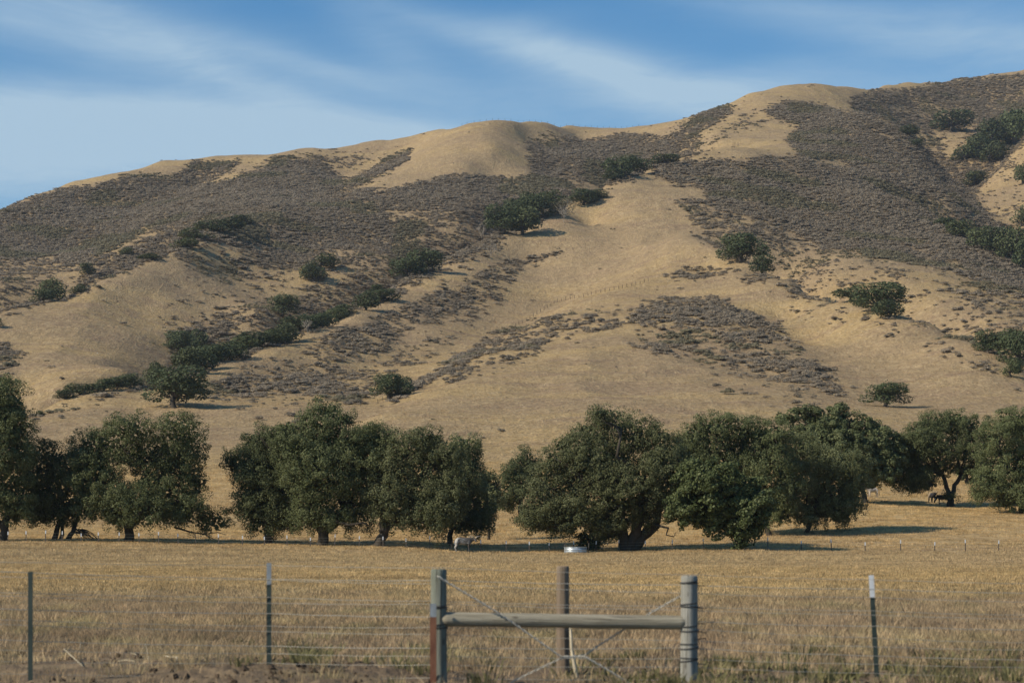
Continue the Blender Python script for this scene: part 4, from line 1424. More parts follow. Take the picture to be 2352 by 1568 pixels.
dead_wood('arching bare dead branches hanging to the grass beside the multi-stemmed oak', 178, 1243, 187, 66, 28, 26, 1, M_BARK, True)
dead_wood('bleached broken branches on the ground under the bright green tree', 1745, 1262, 177, 70, 12, 12, 2, M_PBARK)
dead_wood('dark fallen limb lying in the grass under the middle clump', 795, 1251, 185, 40, 6, 7, 3, M_BARK)
dead_wood('pile of dark fallen branches in the shade beside the airy oak', 2012, 1156, 247, 34, 7, 9, 4, M_BARK)


# ------------------------------------------------------------------ oaks on the hills
def hill_tree_meshes(seed, nl, lsize, mat, nb=9, open_=0.0, flat=1.0):
    """unit tree: about 1 wide, 1 tall, base at the origin"""
    r = np.random.default_rng(seed)
    bc = []; br = []
    for i in range(nb):
        a = r.random() * 6.283; q = 0.30 * math.sqrt(r.random())
        zz = r.uniform(0.34, 0.76)
        q *= 1.1 - 0.5 * max(0, zz - .5) * 2
        bc.append((q * math.cos(a), q * math.sin(a), zz)); br.append(r.uniform(0.15, 0.24))
    bc += [(-0.26, -.05, .32), (.27, .02, .30), (0.02, -.2, .30)]; br += [.17, .17, .18]
    bc = np.array(bc); br = np.array(br)
    w = r.choice(len(bc), nl, p=br ** 2 / (br ** 2).sum())
    d = r.normal(size=(nl, 3)); d /= np.linalg.norm(d, axis=1, keepdims=True)
    lump = 1 + 0.25 * (vnoise(d[:, 0] * 3 + w * 7.1, d[:, 2] * 3 + seed) - .5) * 2
    rad = br[w] * (0.72 + 0.3 * r.random(nl)) * lump
    c = bc[w] + d * rad[:, None]
    inner = (((c[:, None] - bc[None]) ** 2).sum(2) < (br[None] * .55) ** 2).any(1)
    k = ~inner | (r.random(nl) < .25)
    c, d = c[k], d[k]
    n = d + r.normal(size=d.shape) * .55 + np.array([0, 0, .2])
    tone = np.clip(0.35 + .25 * r.normal(size=len(c)) + 0.25 * (vnoise(c[:, 0] * 9, c[:, 2] * 9) - .5), 0, 1)
    crown = leaf_mesh('crown', c, n, lsize * (.65 + .7 * r.random(len(c))), tone, r, mat, .7)
    paths = [(bent((0, 0, -.12), (r.normal() * .04, 0, .3), r, 5, .04), np.linspace(.045, .03, 5))]
    for i in range(len(bc)):
        paths.append((bent((0, 0, .24), bc[i], r, 5, .06), np.linspace(.022, .006, 5)))
    trunk = tube_mesh('trunk', paths, M_BARK, 5)
    return crown, trunk


HT = [hill_tree_meshes(500 + i, 1900, 0.062, M_HILLOAK if i % 3 else M_DARKOAK) for i in range(6)]
HTB = [hill_tree_meshes(520 + i, 5200, 0.040, M_HILLOAK, 12) for i in range(3)]
HTG = [hill_tree_meshes(540 + i, 900, 0.050, M_BRUSHG, 9) for i in range(2)]


def hill_oak(px, top, wpx, base, label, group=None, behind=None, var=None, name='hill_oak', seed=0, big=False, kind=None):
    r = np.random.default_rng(int(px * 7 + top))
    if behind is not None:
        behind = behind * 1.5 + 3
        X, Y, Z = hit(px, base + 8)
        Y += behind
        X = (px - CX) / F * Y
        Z = float(zat(X, Y))
    else:
        X, Y, Z = hit(px, base)
    ztop = H + (HOR - top) / F * Y
    h = max(ztop - Z, 1.5)
    wid = wpx / F * Y * 1.55
    src = kind or (HTB if big else HT)
    crown, trunk = src[(var if var is not None else r.integers(0, 99)) % len(src)]
    root = empty(name, (X, Y, Z - 0.15))
    root.rotation_euler = (0, 0, r.uniform(-.5, .5) + (math.pi if r.random() < .5 else 0))
    root.scale = (wid, wid * 0.85, h * 1.10)
    tag(root, label, 'tree', group)
    obj('crown', crown, root)
    obj('trunk', trunk, root)
    return root


g1 = ('dark evergreen oak in the lower left row that climbs the gully', 'oaks in the lower left gully row')
for (px, top, w_, by) in [(150, 893, 44, 935), (182, 880, 50, 926), (212, 876, 46, 918), (240, 866, 48, 912), (268, 862, 46, 906), (296, 856, 44, 900)]:
    hill_oak(px, top, w_, by, g1[0], g1[1], behind=10)
hill_oak(94, 944, 14, 956, 'tiny round dark bush alone at the lower left end of the gully', behind=6)
hill_oak(345, 832, 42, 890, 'tall dark narrow-topped oak in the gully, just left of the big leaning oak', behind=10)
hill_oak(375, 838, 46, 882, 'second tall dark oak in the gully, half behind the big leaning oak', behind=12)
hill_oak(322, 858, 36, 893, 'greyish thin-leaved tree between the gully row and the big leaning oak', behind=8, kind=HTG)
hill_oak(402, 838, 124, 936, 'big spreading oak with open limbs in front of the gully, on the lower left slope', None, big=True, var=1)
hill_oak(446, 872, 60, 912, 'low dark oak hugging the ground on the right of the big spreading oak', None)
hill_oak(412, 752, 66, 812, 'lobed dark oak standing alone on the smooth left spur above the gully', None, big=True, var=0)
hill_oak(450, 752, 44, 806, 'narrow dark oak touching the lobed one on the left spur', None)
g2 = ('dark oak in the dense middle stretch of the gully', 'oaks in the middle stretch of the gully')
for (px, top, w_, by) in [(432, 790, 60, 862), (458, 795, 60, 852), (482, 790, 62, 844), (508, 784, 60, 836), (534, 776, 60, 827), (560, 768, 60, 818), (588, 760, 62, 809), (614, 758, 50, 802)]:
    hill_oak(px, top, w_, by, g2[0], g2[1], behind=9)
hill_oak(655, 738, 60, 786, 'grey-green oak left of the pale dead limbs in the gully', None, behind=8)
hill_oak(690, 724, 66, 772, 'grey-green rounded oak in the gully, beside pale dead limbs', None, behind=8)
hill_oak(752, 712, 46, 748, 'small oak in the gully between the dark upper one and the round one beyond', None, behind=7)
hill_oak(635, 750, 50, 794, 'dark oak joining the middle gully stretch to the grey-green ones', None, behind=8)
hill_oak(772, 704, 44, 740, 'little oak leaning over the gully edge below the glossy pair', None, behind=6)
hill_oak(725, 718, 50, 758, 'dark oak at the upper end of the middle gully stretch', None, behind=7)
hill_oak(792, 698, 48, 732, 'small round oak just down the gully from the glossy dark one', None, behind=6)
hill_oak(840, 668, 52, 714, 'glossy dark oak, lower of a touching pair on the gully edge', None, behind=6)
hill_oak(876, 662, 62, 700, 'glossy dark oak, upper of a touching pair on the gully edge', None, behind=5)
hill_oak(868, 652, 34, 690, 'little dark oak tucked behind the glossy pair', None, behind=14)
hill_oak(648, 675, 70, 728, 'round dark oak alone in the scrub, above the middle of the gully', None, big=True, var=2)
hill_oak(722, 600, 52, 646, 'lower of two dark oaks close together in the scrub, beside a pale patch', None)
hill_oak(738, 580, 56, 618, 'upper of two dark oaks close together in the scrub, beside a pale patch', None)
hill_oak(935, 588, 66, 646, 'ragged oak with a gap in its crown, left part, at the edge of the spur', None, behind=7)
hill_oak(968, 570, 70, 632, 'ragged oak right beside its twin at the edge of the spur, below the scrub', None, behind=7)
g3 = ('oak in the long clump on the spur crest, midway up', 'oaks in the clump midway up the spur crest')
for (px, top, w_, by, lb_) in [(1155, 470, 70, 545, 'lowest and leftmost oak of the long clump on the spur crest'), (1195, 455, 70, 528, 'second oak up the long clump on the spur crest'),
                               (1230, 440, 66, 512, 'tallest oak in the heart of the long clump on the spur crest'), (1265, 432, 56, 496, 'oak of the crest clump just left of the pale nearly bare tree')]:
    hill_oak(px, top, w_, by, lb_, g3[1], behind=6, big=px < 1240)
hill_oak(1200, 470, 70, 540, 'oak standing forward on the crest with its trunk showing, left part of the crest clump', None, var=3)
hill_oak(1295, 452, 44, 500, 'pale nearly bare tree in the crest clump, between dark oaks', None, kind=HTG)
hill_oak(1340, 430, 64, 476, 'dark wide low oak at the upper right end of the crest clump, left half', None, behind=3)
hill_oak(1368, 434, 48, 462, 'dark wide low oak at the upper right end of the crest clump, right half', None, behind=3)
hill_oak(1420, 360, 50, 418, 'dark oak at the left end of the high saddle group', None, behind=8)
hill_oak(1408, 385, 40, 424, 'low dark oak sloping down at the foot of the high saddle group', None, behind=8)
hill_oak(1462, 352, 60, 396, 'roundest dark oak in the middle of the high saddle group', None, behind=8)
hill_oak(1524, 352, 52, 380, 'dome-shaped oak at the right end of the high saddle group', None, behind=6)
g4 = ('dark oak in the high left grove behind the smooth spur', 'oaks in the high left grove')
for (px, top, w_, by) in [(420, 545, 50, 578), (455, 525, 62, 562), (490, 505, 64, 545), (525, 498, 60, 532), (558, 493, 46, 520)]:
    hill_oak(px, top, w_, by, g4[0], g4[1], behind=9)
hill_oak(345, 582, 46, 608, 'low grey-green oak left of the high left grove', None, behind=9)
hill_oak(290, 566, 26, 588, 'small dark round oak alone in dense scrub, upper left', None)
hill_oak(202, 602, 32, 632, 'small dark oak deep in the left ravine', None)
hill_oak(118, 634, 54, 690, 'dark oak filling the left ravine behind the smooth spur', None, behind=10)
hill_oak(95, 660, 46, 698, 'lower dark oak left of the one filling the left ravine', None, behind=10)
hill_oak(176, 652, 32, 676, 'small green oak just right of the left ravine oak', None, behind=6)
hill_oak(20, 474, 36, 490, 'grey tree standing on the skyline at the far left', None, kind=HTG)
hill_oak(-4, 728, 22, 752, 'dark bush cut by the left edge, halfway down the smooth spur', None)
hill_oak(1702, 527, 92, 606, 'big round dark oak on the right slope, above the ravine', None, behind=4, big=True, var=0)
hill_oak(1752, 585, 44, 628, 'small oak leaning on the right side of the big round ravine oak', None, behind=5)
hill_oak(2015, 645, 108, 722, 'large olive oak in the right ravine behind the grassy spur', None, behind=5, big=True, var=1)
hill_oak(1955, 660, 60, 700, 'smaller oak joined to the left of the large olive ravine oak', None, behind=5)
hill_oak(2045, 680, 60, 738, 'dark lower part of the ravine oaks, at their right end', None, behind=4)
hill_oak(2034, 877, 92, 934, 'spreading oak alone on the golden slope above the right oaks, casting a shadow', None, big=True, var=2)
hill_oak(895, 850, 76, 916, 'small round oak with a thin trunk beside the hill gully fence', None, big=True, var=0)
hill_oak(930, 862, 34, 900, 'little dark oak touching the right of the thin-trunked one', None)
hill_oak(2290, 757, 84, 820, 'dark oak, left one of the group at the right edge, above the valley oaks', None, behind=4, big=True, var=1)
hill_oak(2340, 752, 76, 850, 'dark tall oak of the group at the right edge, above the valley oaks', None, behind=4, big=True, var=2)
hill_oak(2322, 820, 44, 868, 'pale green small oak below the dark group at the right edge', None, behind=2)
hill_oak(2183, 250, 76, 302, 'round oak alone in the scrub near the upper right skyline', None)
hill_oak(2085, 286, 40, 312, 'small low oak in the fold below the upper right ridge', None)
g5 = ('dark oak in the upper right cluster at the edge of the frame', 'oaks in the upper right cluster')
for (px, top, w_, by) in [(2215, 335, 52, 372), (2255, 300, 60, 368), (2290, 262, 66, 340), (2330, 250, 70, 335), (2275, 320, 60, 376), (2368, 245, 70, 330)]:
    hill_oak(px, top, w_, by, g5[0], g5[1])
hill_oak(2246, 393, 58, 428, 'oak at the lower end of the fold, left of the sunlit sandy slope', None)
hill_oak(2348, 372, 30, 425, 'dark oak cut by the right edge, on the sunlit sandy slope', None)
hill_oak(2346, 470, 40, 520, 'lower dark oak cut by the right edge, under the sandy slope', None)
hill_oak(2105, 318, 26, 338, 'very small oak lower in the fold below the upper right ridge', None)
g6 = ('dark oak in the band behind the right scrub ridge', 'oaks behind the right scrub ridge')
for (px, top, w_, by) in [(2172, 498, 50, 522), (2210, 500, 58, 548), (2255, 515, 56, 578), (2290, 520, 60, 592), (2325, 515, 60, 606), (2360, 540, 60, 625)]:
    hill_oak(px, top, w_, by, g6[0], g6[1], behind=8)


def bare_tree(px, top, wpx, base, label, seed, behind=None):
    r = np.random.default_rng(seed)
    X, Y, Z = hit(px, base)
    h = (base - top) / F * Y
    wd = wpx / F * Y * .5
    paths = [(bent((0, 0, -.3), (0, 0, h * .4), r, 5, .05), np.linspace(.16, .11, 5))]
    for i in range(16):
        a = r.random() * 6.28
        e = np.array([wd * math.cos(a) * r.uniform(.4, 1), wd * math.sin(a) * .6, h * r.uniform(.55, 1.0)])
        s0 = np.array([0, 0, h * r.uniform(.15, .42)])
        p = bent(s0, e, r, 6, .07)
        paths.append((p, np.linspace(.09, .03, 6)))
        for j in range(3):
            paths.append((bent(p[3], p[5] + r.normal(size=3) * wd * .25, r, 4, .05), np.linspace(.04, .02, 4)))
    root = empty('bare_tree', (X, Y, Z))
    tag(root, label, 'tree')
    obj('branches', tube_mesh('branches', paths, M_PBARK, 5), root)


bare_tree(1107, 508, 34, 552, 'pale leafless tree at the lower left of the crest clump', 1)
bare_tree(1296, 468, 34, 512, 'pale leafless tree standing in front of the crest clump oaks', 2)
bare_tree(2262, 520, 40, 572, 'bleached dead tree leaning on the right scrub ridge', 3)
bare_tree(706, 736, 30, 764, 'pale dead limbs sticking out of the gully oaks', 4)
bare_tree(1128, 562, 40, 588, 'low leafless brushwood tree on the spur below the crest clump', 5)


# ------------------------------------------------------------------ cattle
def skin_body(name, verts, edges, radii, mat, parent, root=0):
    me = bpy.data.meshes.new(name)
    me.from_pydata(verts, edges, [])
    o = obj(name, me, parent)
    md = o.modifiers.new('skin', 'SKIN')
    md.use_smooth_shade = True
    if not me.skin_vertices:
        bm = bmesh.new(); bm.from_mesh(me); bm.verts.layers.skin.verify(); bm.to_mesh(me); bm.free()
    for i, rr in enumerate(radii):
        me.skin_vertices[0].data[i].radius = rr if isinstance(rr, tuple) else (rr, rr)
        me.skin_vertices[0].data[i].use_root = (i == root)
    sb = o.modifiers.new('sub', 'SUBSURF'); sb.levels = 2; sb.render_levels = 2
    me.materials.append(mat)
    return o


def cow(X, Y, yaw, label, mat, head='side', scale=1.0, horns=0.95, grazing=False):
    Z = float(zat(X, Y))
    root = empty('cow', (X, Y, Z)); root.rotation_euler = (0, 0, yaw); root.scale = (scale,) * 3
    tag(root, label, 'cow')
    if grazing:
        nk, hd, mz = (0.86, 0.05, .92), (1.08, .10, .55), (1.16, .12, .22)
    elif head == 'front':
        nk, hd, mz = (0.90, -.06, 1.18), (1.05, -.20, 1.20), (1.10, -.50, .98)
    else:
        nk, hd, mz = (0.92, 0, 1.20), (1.12, 0, 1.24), (1.42, 0, 1.02)
    V = [(-.10, 0, .98), (-.45, 0, 1.04), (-.74, 0, 1.08), (.25, 0, 1.00), (.52, 0, 1.06), (.72, 0, 1.12), nk, hd, tuple((a + b_) / 2 for a, b_ in zip(hd, mz)), mz]
    E_ = [(0, 1), (1, 2), (0, 3), (3, 4), (4, 5), (5, 6), (6, 7), (7, 8), (8, 9)]
    R_ = [(.31, .36), (.29, .32), (.22, .22), (.31, .36), (.27, .33), (.20, .25), (.15, .19), (.13, .13), (.10, .10), (.075, .075)]
    for sy in (-1, 1):
        k = len(V)
        V += [(-.66, .20 * sy, .82), (-.60, .20 * sy, .66), (-.74, .19 * sy, .46), (-.68, .19 * sy, .22), (-.66, .19 * sy, .04)]
        R_ += [(.16, .17), .115, .066, .052, .062]
        E_ += [(1, k), (k, k + 1), (k + 1, k + 2), (k + 2, k + 3), (k + 3, k + 4)]
        k = len(V)
        V += [(.50, .18 * sy, .76), (.48, .18 * sy, .58), (.50, .18 * sy, .40), (.47, .18 * sy, .20), (.48, .18 * sy, .04)]
        R_ += [(.13, .14), .088, .064, .048, .060]
        E_ += [(4, k), (k, k + 1), (k + 1, k + 2), (k + 2, k + 3), (k + 3, k + 4)]
    skin_body('body', V, E_, R_, mat, root)
    # horns, ears, tail
    hx = np.array(hd)
    fwd = np.array(mz) - hx; fwd /= np.linalg.norm(fwd)
    side = np.cross(fwd, [0, 0, 1.0]); side /= np.linalg.norm(side)
    for sgn in (-1, 1):
        t = np.linspace(0, 1, 8)[:, None]
        p = hx + np.array([0, 0, .10]) + side * sgn * (0.08 + horns * t) + np.array([0, 0, 1.0]) * (0.02 + 0.10 * np.sin(t * 4.2) + .08 * t * t) - fwd * 0.12 * t
        obj('horn', tube_mesh('horn', [(p, np.linspace(.045, .010, 8))], M_HORN, 7), root)
        q = hx + side * sgn * np.array([[.10], [.19], [.28]]) + np.array([[0, 0, .03], [0, 0, .0], [0, 0, -.03]]) - fwd * 0.03
        obj('ear', tube_mesh('ear', [(q, [.03, .055, .012])], mat, 6), root)
    tp = np.array([(-.92, 0, 1.14), (-1.0, .02, .98), (-1.03, .03, .70), (-1.04, .03, .50), (-1.05, .03, .30)])
    obj('tail', tube_mesh('tail', [(tp, [.04, .028, .022, .05, .02])], M_DARKHAIR, 6), root)
    return root


def gp(px, Y):
    return (px - CX) / F * Y, Y


cow(*gp(1064, 178), math.radians(10), 'white and grey longhorn standing in the open field in front of the drooping oak', M_HIDE, head='front', scale=0.98, horns=0.62)
cow(*gp(2004, 262), math.radians(200), 'pale cow far back between the airy oak and the spreading oak', M_HIDE2, scale=0.98, horns=.35)
cow(*gp(2141, 256), math.radians(-80), 'black and tan cow facing the camera left of the forked trunk', M_HIDE3, scale=0.98, horns=.4)
cow(*gp(2166, 254), math.radians(170), 'dark cow grazing close beside the forked trunk', M_HIDE4, scale=0.95, horns=.3, grazing=True)


# ------------------------------------------------------------------ water tank
def water_tank():
    Y = 177.0
    X = (1322 - CX) / F * Y
    Z = float(zat(X, Y)) + 0.03
    root = empty('water_tank', (X, Y, Z))
    tag(root, 'round galvanised stock water tank in the grass left of the massive forked trunk', 'water tank')
    R_, hh = 1.02, 0.52
    bm = bmesh.new()
    n = 48
    prof = [(R_, 0.0), (R_, .10), (R_ + .012, .12), (R_, .14), (R_, .26), (R_ + .012, .28), (R_, .30), (R_, hh - .03), (R_ - .03, hh - .03), (R_ - .03, 0.05)]
    rings = [[bm.verts.new((r_ * math.cos(2 * math.pi * i / n), r_ * math.sin(2 * math.pi * i / n), z_)) for i in range(n)] for r_, z_ in prof]
    for a, b_ in zip(rings[:-1], rings[1:]):
        for i in range(n):
            bm.faces.new((a[i], a[(i + 1) % n], b_[(i + 1) % n], b_[i]))
    bm.faces.new(rings[-1])
    for f in bm.faces: f.smooth = True
    me = bpy.data.meshes.new('tank_wall'); bm.to_mesh(me); bm.free(); me.materials.append(M_TANK)
    obj('tank_wall', me, root)
    t = np.linspace(0, 2 * np.pi, 49)
    rim = np.stack([R_ * np.cos(t), R_ * np.sin(t), np.full(49, hh)], 1)
    obj('rim', tube_mesh('rim', [(rim, np.full(49, .03))], M_TANK, 7), root)
    bm = bmesh.new(); bmesh.ops.create_circle(bm, cap_ends=True, radius=R_ - .035, segments=48)
    me = bpy.data.meshes.new('water'); bm.to_mesh(me); bm.free(); me.materials.append(M_WATER)
    o = obj('water', me, root); o.location = (0, 0, hh - .12)


water_tank()


def steel_post(name, parent, X, Y, hgt, tiph, tipmat, mat, w_=0.05, lean=(0, 0), z0=None):
    """T-shaped steel post with a pale painted top"""
    Z = (float(zat(X, Y)) if z0 is None else z0)

    def tee(za, zb, f, nm, m_, par, loc):
        bm = bmesh.new()
        for (x0, x1, y0, y1) in ((-w_ / 2, w_ / 2, -.006 * f, .0), (-.005 * f, .005 * f, .0005, w_ * .9)):
            vs = [bm.verts.new(c) for c in ((x0, y0, za), (x1, y0, za), (x1, y1, za), (x0, y1, za), (x0, y0, zb), (x1, y0, zb), (x1, y1, zb), (x0, y1, zb))]
            for q in ((0, 3, 2, 1), (4, 5, 6, 7), (0, 1, 5, 4), (1, 2, 6, 5), (2, 3, 7, 6), (3, 0, 4, 7)):
                bm.faces.new([vs[k] for k in q])
        if False:
            z = 0.12
            while z < zb - .05:      # studs that hold the wire
                vs = [bm.verts.new(c) for c in ((-.008, -.012, z), (.008, -.012, z), (.008, -.0065, z), (-.008, -.0065, z), (-.008, -.012, z + .02), (.008, -.012, z + .02), (.008, -.0065, z + .02), (-.008, -.0065, z + .02))]
                for q in ((0, 3, 2, 1), (4, 5, 6, 7), (0, 1, 5, 4), (1, 2, 6, 5), (2, 3, 7, 6), (3, 0, 4, 7)):
                    bm.faces.new([vs[k] for k in q])
                z += .055
        me = bpy.data.meshes.new(nm); bm.to_mesh(me); bm.free(); me.materials.append(m_)
        return obj(nm, me, par, loc)
    p = tee(-.3, hgt - tiph, 1, name, mat, parent, None)
    p.location = (X, Y, Z)
    p.rotation_euler = (lean[1], lean[0], 0)
    if tiph > 0:
        tee(hgt - tiph, hgt, 1, 'painted_top', tipmat, p, None)
    return p


for px, hh in ((1297, 1.02), (1352, .95)):
    X_, Y_ = gp(px, 177.2 if px < 1300 else 177.0)
    o = steel_post('marker_post', None, X_, Y_, hh, 0, None, M_FPOST, 0.07)
    tag(o, 'dark steel post at the %s side of the round water tank' % ('left' if px < 1300 else 'right'), 'post')

# ------------------------------------------------------------------ far pasture fence with white-topped posts
pf = empty('pasture_fence', (0, 188, 1))
tag(pf, 'distant wire fence of slim white-topped posts running past the foot of the oaks', 'fence')
src = [19, 64, 111, 151, 198, 240, 290, 340, 387, 435, 534, 592, 646, 701, 758, 817, 877, 935, 992, 1050, 1110, 1174, 1236, 1292, 1341, 1400, 1455, 1510, 1575, 1641, 1717, 1793, 1875, 1956, 2030, 2112, 2199, 2282, 2357, 2438]
pts_f = []
for sx in src:
    dx = sx / 1.063
    Yp = np.interp(dx, [0, 600, 1100, 1400, 1700, 2352], [182, 181, 180.5, 180.5, 177.5, 177])
    X_, Y_ = gp(dx, Yp)
    hgt = 0.95 + 0.08 * rng.normal()
    if pf is not None:
        q = steel_post('post', None, X_, Y_, hgt, .30, M_TIP, M_FPOST, 0.085, (0.03 * rng.normal(), 0), None)
        q.location = (X_, Y_ - 188, float(zat(X_, Y_)) - 1)
        q.parent = pf
        for ch in q.children:
            ch.scale = (1.15, 1.15, 1)
    pts_f.append((X_, Y_, float(zat(X_, Y_))))
pts_f = np.array(pts_f)
for hh in (.30, .55, .80):
    p = pts_f.copy(); p[:, 2] += hh; p -= np.array([0, 188, 1])
    obj('wire', tube_mesh('wire', [(p, np.full(len(p), .004))], M_WIRE, 4), pf)
X_, Y_ = gp(449 / 1.0, 182)
o = steel_post('marker_post', None, X_, Y_, 0.95, 0, None, M_FPOST, 0.07)
tag(o, 'single dark post standing in front of the low branch of the broad left oak', 'post')


# ------------------------------------------------------------------ fences on the hills
def hill_fence(line, label, gap_px, hgt, rad=0.07, seed=0, skyline=False):
    r = np.random.default_rng(seed)
    pts = []
    for (x0, y0), (x1, y1) in zip(line[:-1], line[1:]):
        n = max(1, int(round(math.hypot(x1 - x0, y1 - y0) / gap_px)))
        for k in range(n):
            t = k / n
            px, py = x0 + (x1 - x0) * t + r.normal() * .6, y0 + (y1 - y0) * t
            if skyline:
                u = (px - CX) / F
                col = np.array([np.interp(u, U, ELEV[i]) for i in range(len(YR))])
                i = int(np.argmax(col)); Y = YR[i]; X = u * Y; Z = float(zat(X, Y))
            else:
                X, Y, Z = hit(px, py)
            pts.append((X, Y, Z))
    pts = np.array(pts)
    c = pts.mean(0)
    root = empty('hill_fence', tuple(c)); tag(root, label, 'fence')
    post = tube_mesh('post', [(np.array([(0, 0, -.3), (0, 0, hgt * .5), (0, 0, hgt)]), [rad, rad * .95, rad * .9])], M_BARK, 6)
    for p in pts:
        o = obj('post', post, root, tuple(p - c))
        o.rotation_euler = (r.normal() * .05, r.normal() * .06, r.random() * 3)
        o.scale = (1, 1, r.uniform(.85, 1.15))
    w_ = pts.copy(); w_[:, 2] += hgt * .8
    obj('wire', tube_mesh('wire', [(w_ - c, np.full(len(w_), .012))], M_FPOST, 4), root)


hill_fence([(1150, 770), (1200, 742), (1250, 712), (1280, 693), (1340, 682), (1400, 668), (1460, 655), (1500, 643)], 'line of small wooden posts running up the golden slope in mid-hill', 9.5, 1.25, .085, 1)
hill_fence([(868, 928), (905, 912), (950, 890), (1000, 858), (1060, 826), (1120, 792)], 'old fence posts following the gully up past the thin-trunked oak', 12, 1.15, .06, 2)
hill_fence([(1060, 290), (1160, 281), (1230, 290), (1330, 290), (1400, 298), (1480, 303)], 'tiny fence posts along the skyline between the two summits', 14, 1.3, .09, 3, True)
hill_fence([(1684, 336), (1688, 336), (1700, 337)], 'short stretch of tiny posts high on the pale slope under the right summit', 6, 2.2, .13, 4)

# ------------------------------------------------------------------ foreground wire fence
fence = empty('wire_fence', (0, 20, 0))
tag(fence, 'blurred wire fence across the foreground with wooden H-brace and green steel posts', 'fence')


def fpos(px, py, Y):
    return np.array([(px - CX) / F * Y, Y, H + (HOR - py) / F * Y])


for px, top, Y, tip, tipmat, lean in ((70, 1312, 19.6, .0, None, .0), (618, 1292, 20.2, .17, M_TPOST, 0.0), (2001, 1320, 19.7, .20, M_TIP, -0.055)):
    X_ = (px - CX) / F * Y
    z0 = float(zat(X_, Y))
    ht = H + (HOR - top) / F * Y - z0
    q = steel_post('steel_post', None, X_ + (0.055 * ht if lean else 0), Y, ht, .22 if px > 100 else 0.0, M_TIP if px > 100 else M_TPOST, M_TPOST, .048, (lean, 0), z0)
    q.location = (q.location[0], Y - 20, z0)
    q.parent = fence
M_TIPG = make_metal('greyed_paint_steel', (0.17, 0.19, 0.20), (0.30, 0.33, 0.35), 18, 0.5, 0.1)
for ch in fence.children[1].children:
    ch.data.materials[0] = M_TIPG


def wood_post(px, wpx, top, Y, mat, name='wooden_post', parent=None, lean=0.0, off=(0, 20, 0), seed=0, bev=0.02):
    r = np.random.default_rng(seed)
    X_ = (px - CX) / F * Y
    z0 = float(zat(X_, Y)) - .35
    z1 = H + (HOR - top) / F * Y
    rad = wpx / F * Y / 2
    bm = bmesh.new()
    n = 28; rows_ = 22
    rings = []
    for k in range(rows_ + 1):
        t = k / rows_
        z = (z1 - z0) * t
        rr = rad * (1.03 - .05 * t)
        ring = []
        for i in range(n):
            a = 2 * math.pi * i / n
            q = rr * (1 + 0.018 * math.sin(a * 3 + seed + t * 2) + 0.012 * math.sin(a * 7 + 4 * t + seed) + 0.006 * r.normal())
            ring.append(bm.verts.new((q * math.cos(a) + lean * t * (z1 - z0), q * math.sin(a), z)))
        rings.append(ring)
    top_ring = [bm.verts.new((v.co.x * (1 - .12) + lean * (z1 - z0) * .12, v.co.y * .88, (z1 - z0) + bev * (.5 + .3 * r.random()))) for v in rings[-1]]
    rings.append(top_ring)
    for a, b_ in zip(rings[:-1], rings[1:]):
        for i in range(n):
            f = bm.faces.new((a[i], a[(i + 1) % n], b_[(i + 1) % n], b_[i])); f.smooth = True
    bm.faces.new(top_ring)
    me = bpy.data.meshes.new(name); bm.to_mesh(me); bm.free(); me.materials.append(mat)
    o = obj(name, me, parent, (X_ - off[0] * 0, Y - (off[1] if parent else 0), z0))
    return o, rad, z0


def wraps(o, rad, z0, Y, rows_, tilt=0.02, mat=M_TIE, r_=0.006):
    for k, py in enumerate(rows_):
        z = H + (HOR - py) / F * Y - z0
        t = np.linspace(0, 2 * np.pi * 1.9, 44)
        p = np.stack([(rad * 1.035 + .003) * np.cos(t), (rad * 1.035 + .003) * np.sin(t), z + tilt * np.sin(t * .5 + k) + 0.004 * t], 1)
        obj('wire_wrap', tube_mesh('wire_wrap', [(p, np.full(len(p), r_))], mat, 5), o)


LP, lr, lz = wood_post(1008, 37, 1309, 19.6, M_POST, parent=fence, seed=2)
wraps(LP, lr, lz, 19.6, [1400, 1444], .01)
RP, rr_, rz_ = wood_post(1583, 39, 1324, 19.6, M_POST2, parent=fence, seed=5)
wraps(RP, rr_, rz_, 19.6, [1344, 1396, 1450, 1490, 1520], .012)
# cut ends of tie wire standing off the right post
for py in (1345, 1396, 1432, 1450, 1468, 1524):
    a = fpos(1600, py, 19.6); b_ = fpos(1622, py + rng.normal() * 2, 19.58)
    obj('wire_end', tube_mesh('wire_end', [(np.array([a, (a + b_) / 2 + [0, 0, .004], b_]) - [0, 20, 0], [.006, .005, .004])], M_TIE, 5), fence)
MP, mr, mz = wood_post(1293, 29.5, 1302, 21.4, M_BROWNPOST, name='wooden_post', parent=None, seed=9)
tag(MP, 'brown round wooden post standing just behind the middle of the fence rail', 'post')
# slim stick leaning against it
p = np.array([fpos(1310, 1440, 21.2), fpos(1313, 1490, 21.15), fpos(1320, 1530, 21.1), fpos(1328, 1566, 21.0)])
o = obj('leaning_stick', tube_mesh('leaning_stick', [(p - p[-1], [.012, .016, .022, .02])], M_STRAW, 6), loc=tuple(p[-1]))
tag(o, 'thin bleached stick leaning against the brown wooden post', 'stick')
# rail
a = fpos(1010, 1421, 19.6); b_ = fpos(1581, 1429, 19.6)
n = 30
t = np.linspace(0, 1, n)
pp = a + (b_ - a) * t[:, None]
pp[:, 2] += 0.012 * np.sin(t * 3.14) + 0.004 * np.sin(t * 17)
rad_ = (33 / F * 19.6 / 2) * (1.0 - .04 * t + 0.015 * np.sin(t * 23) + .01 * np.sin(t * 51))
V_, F_ = tube_np([(pp - a, rad_)], 24)
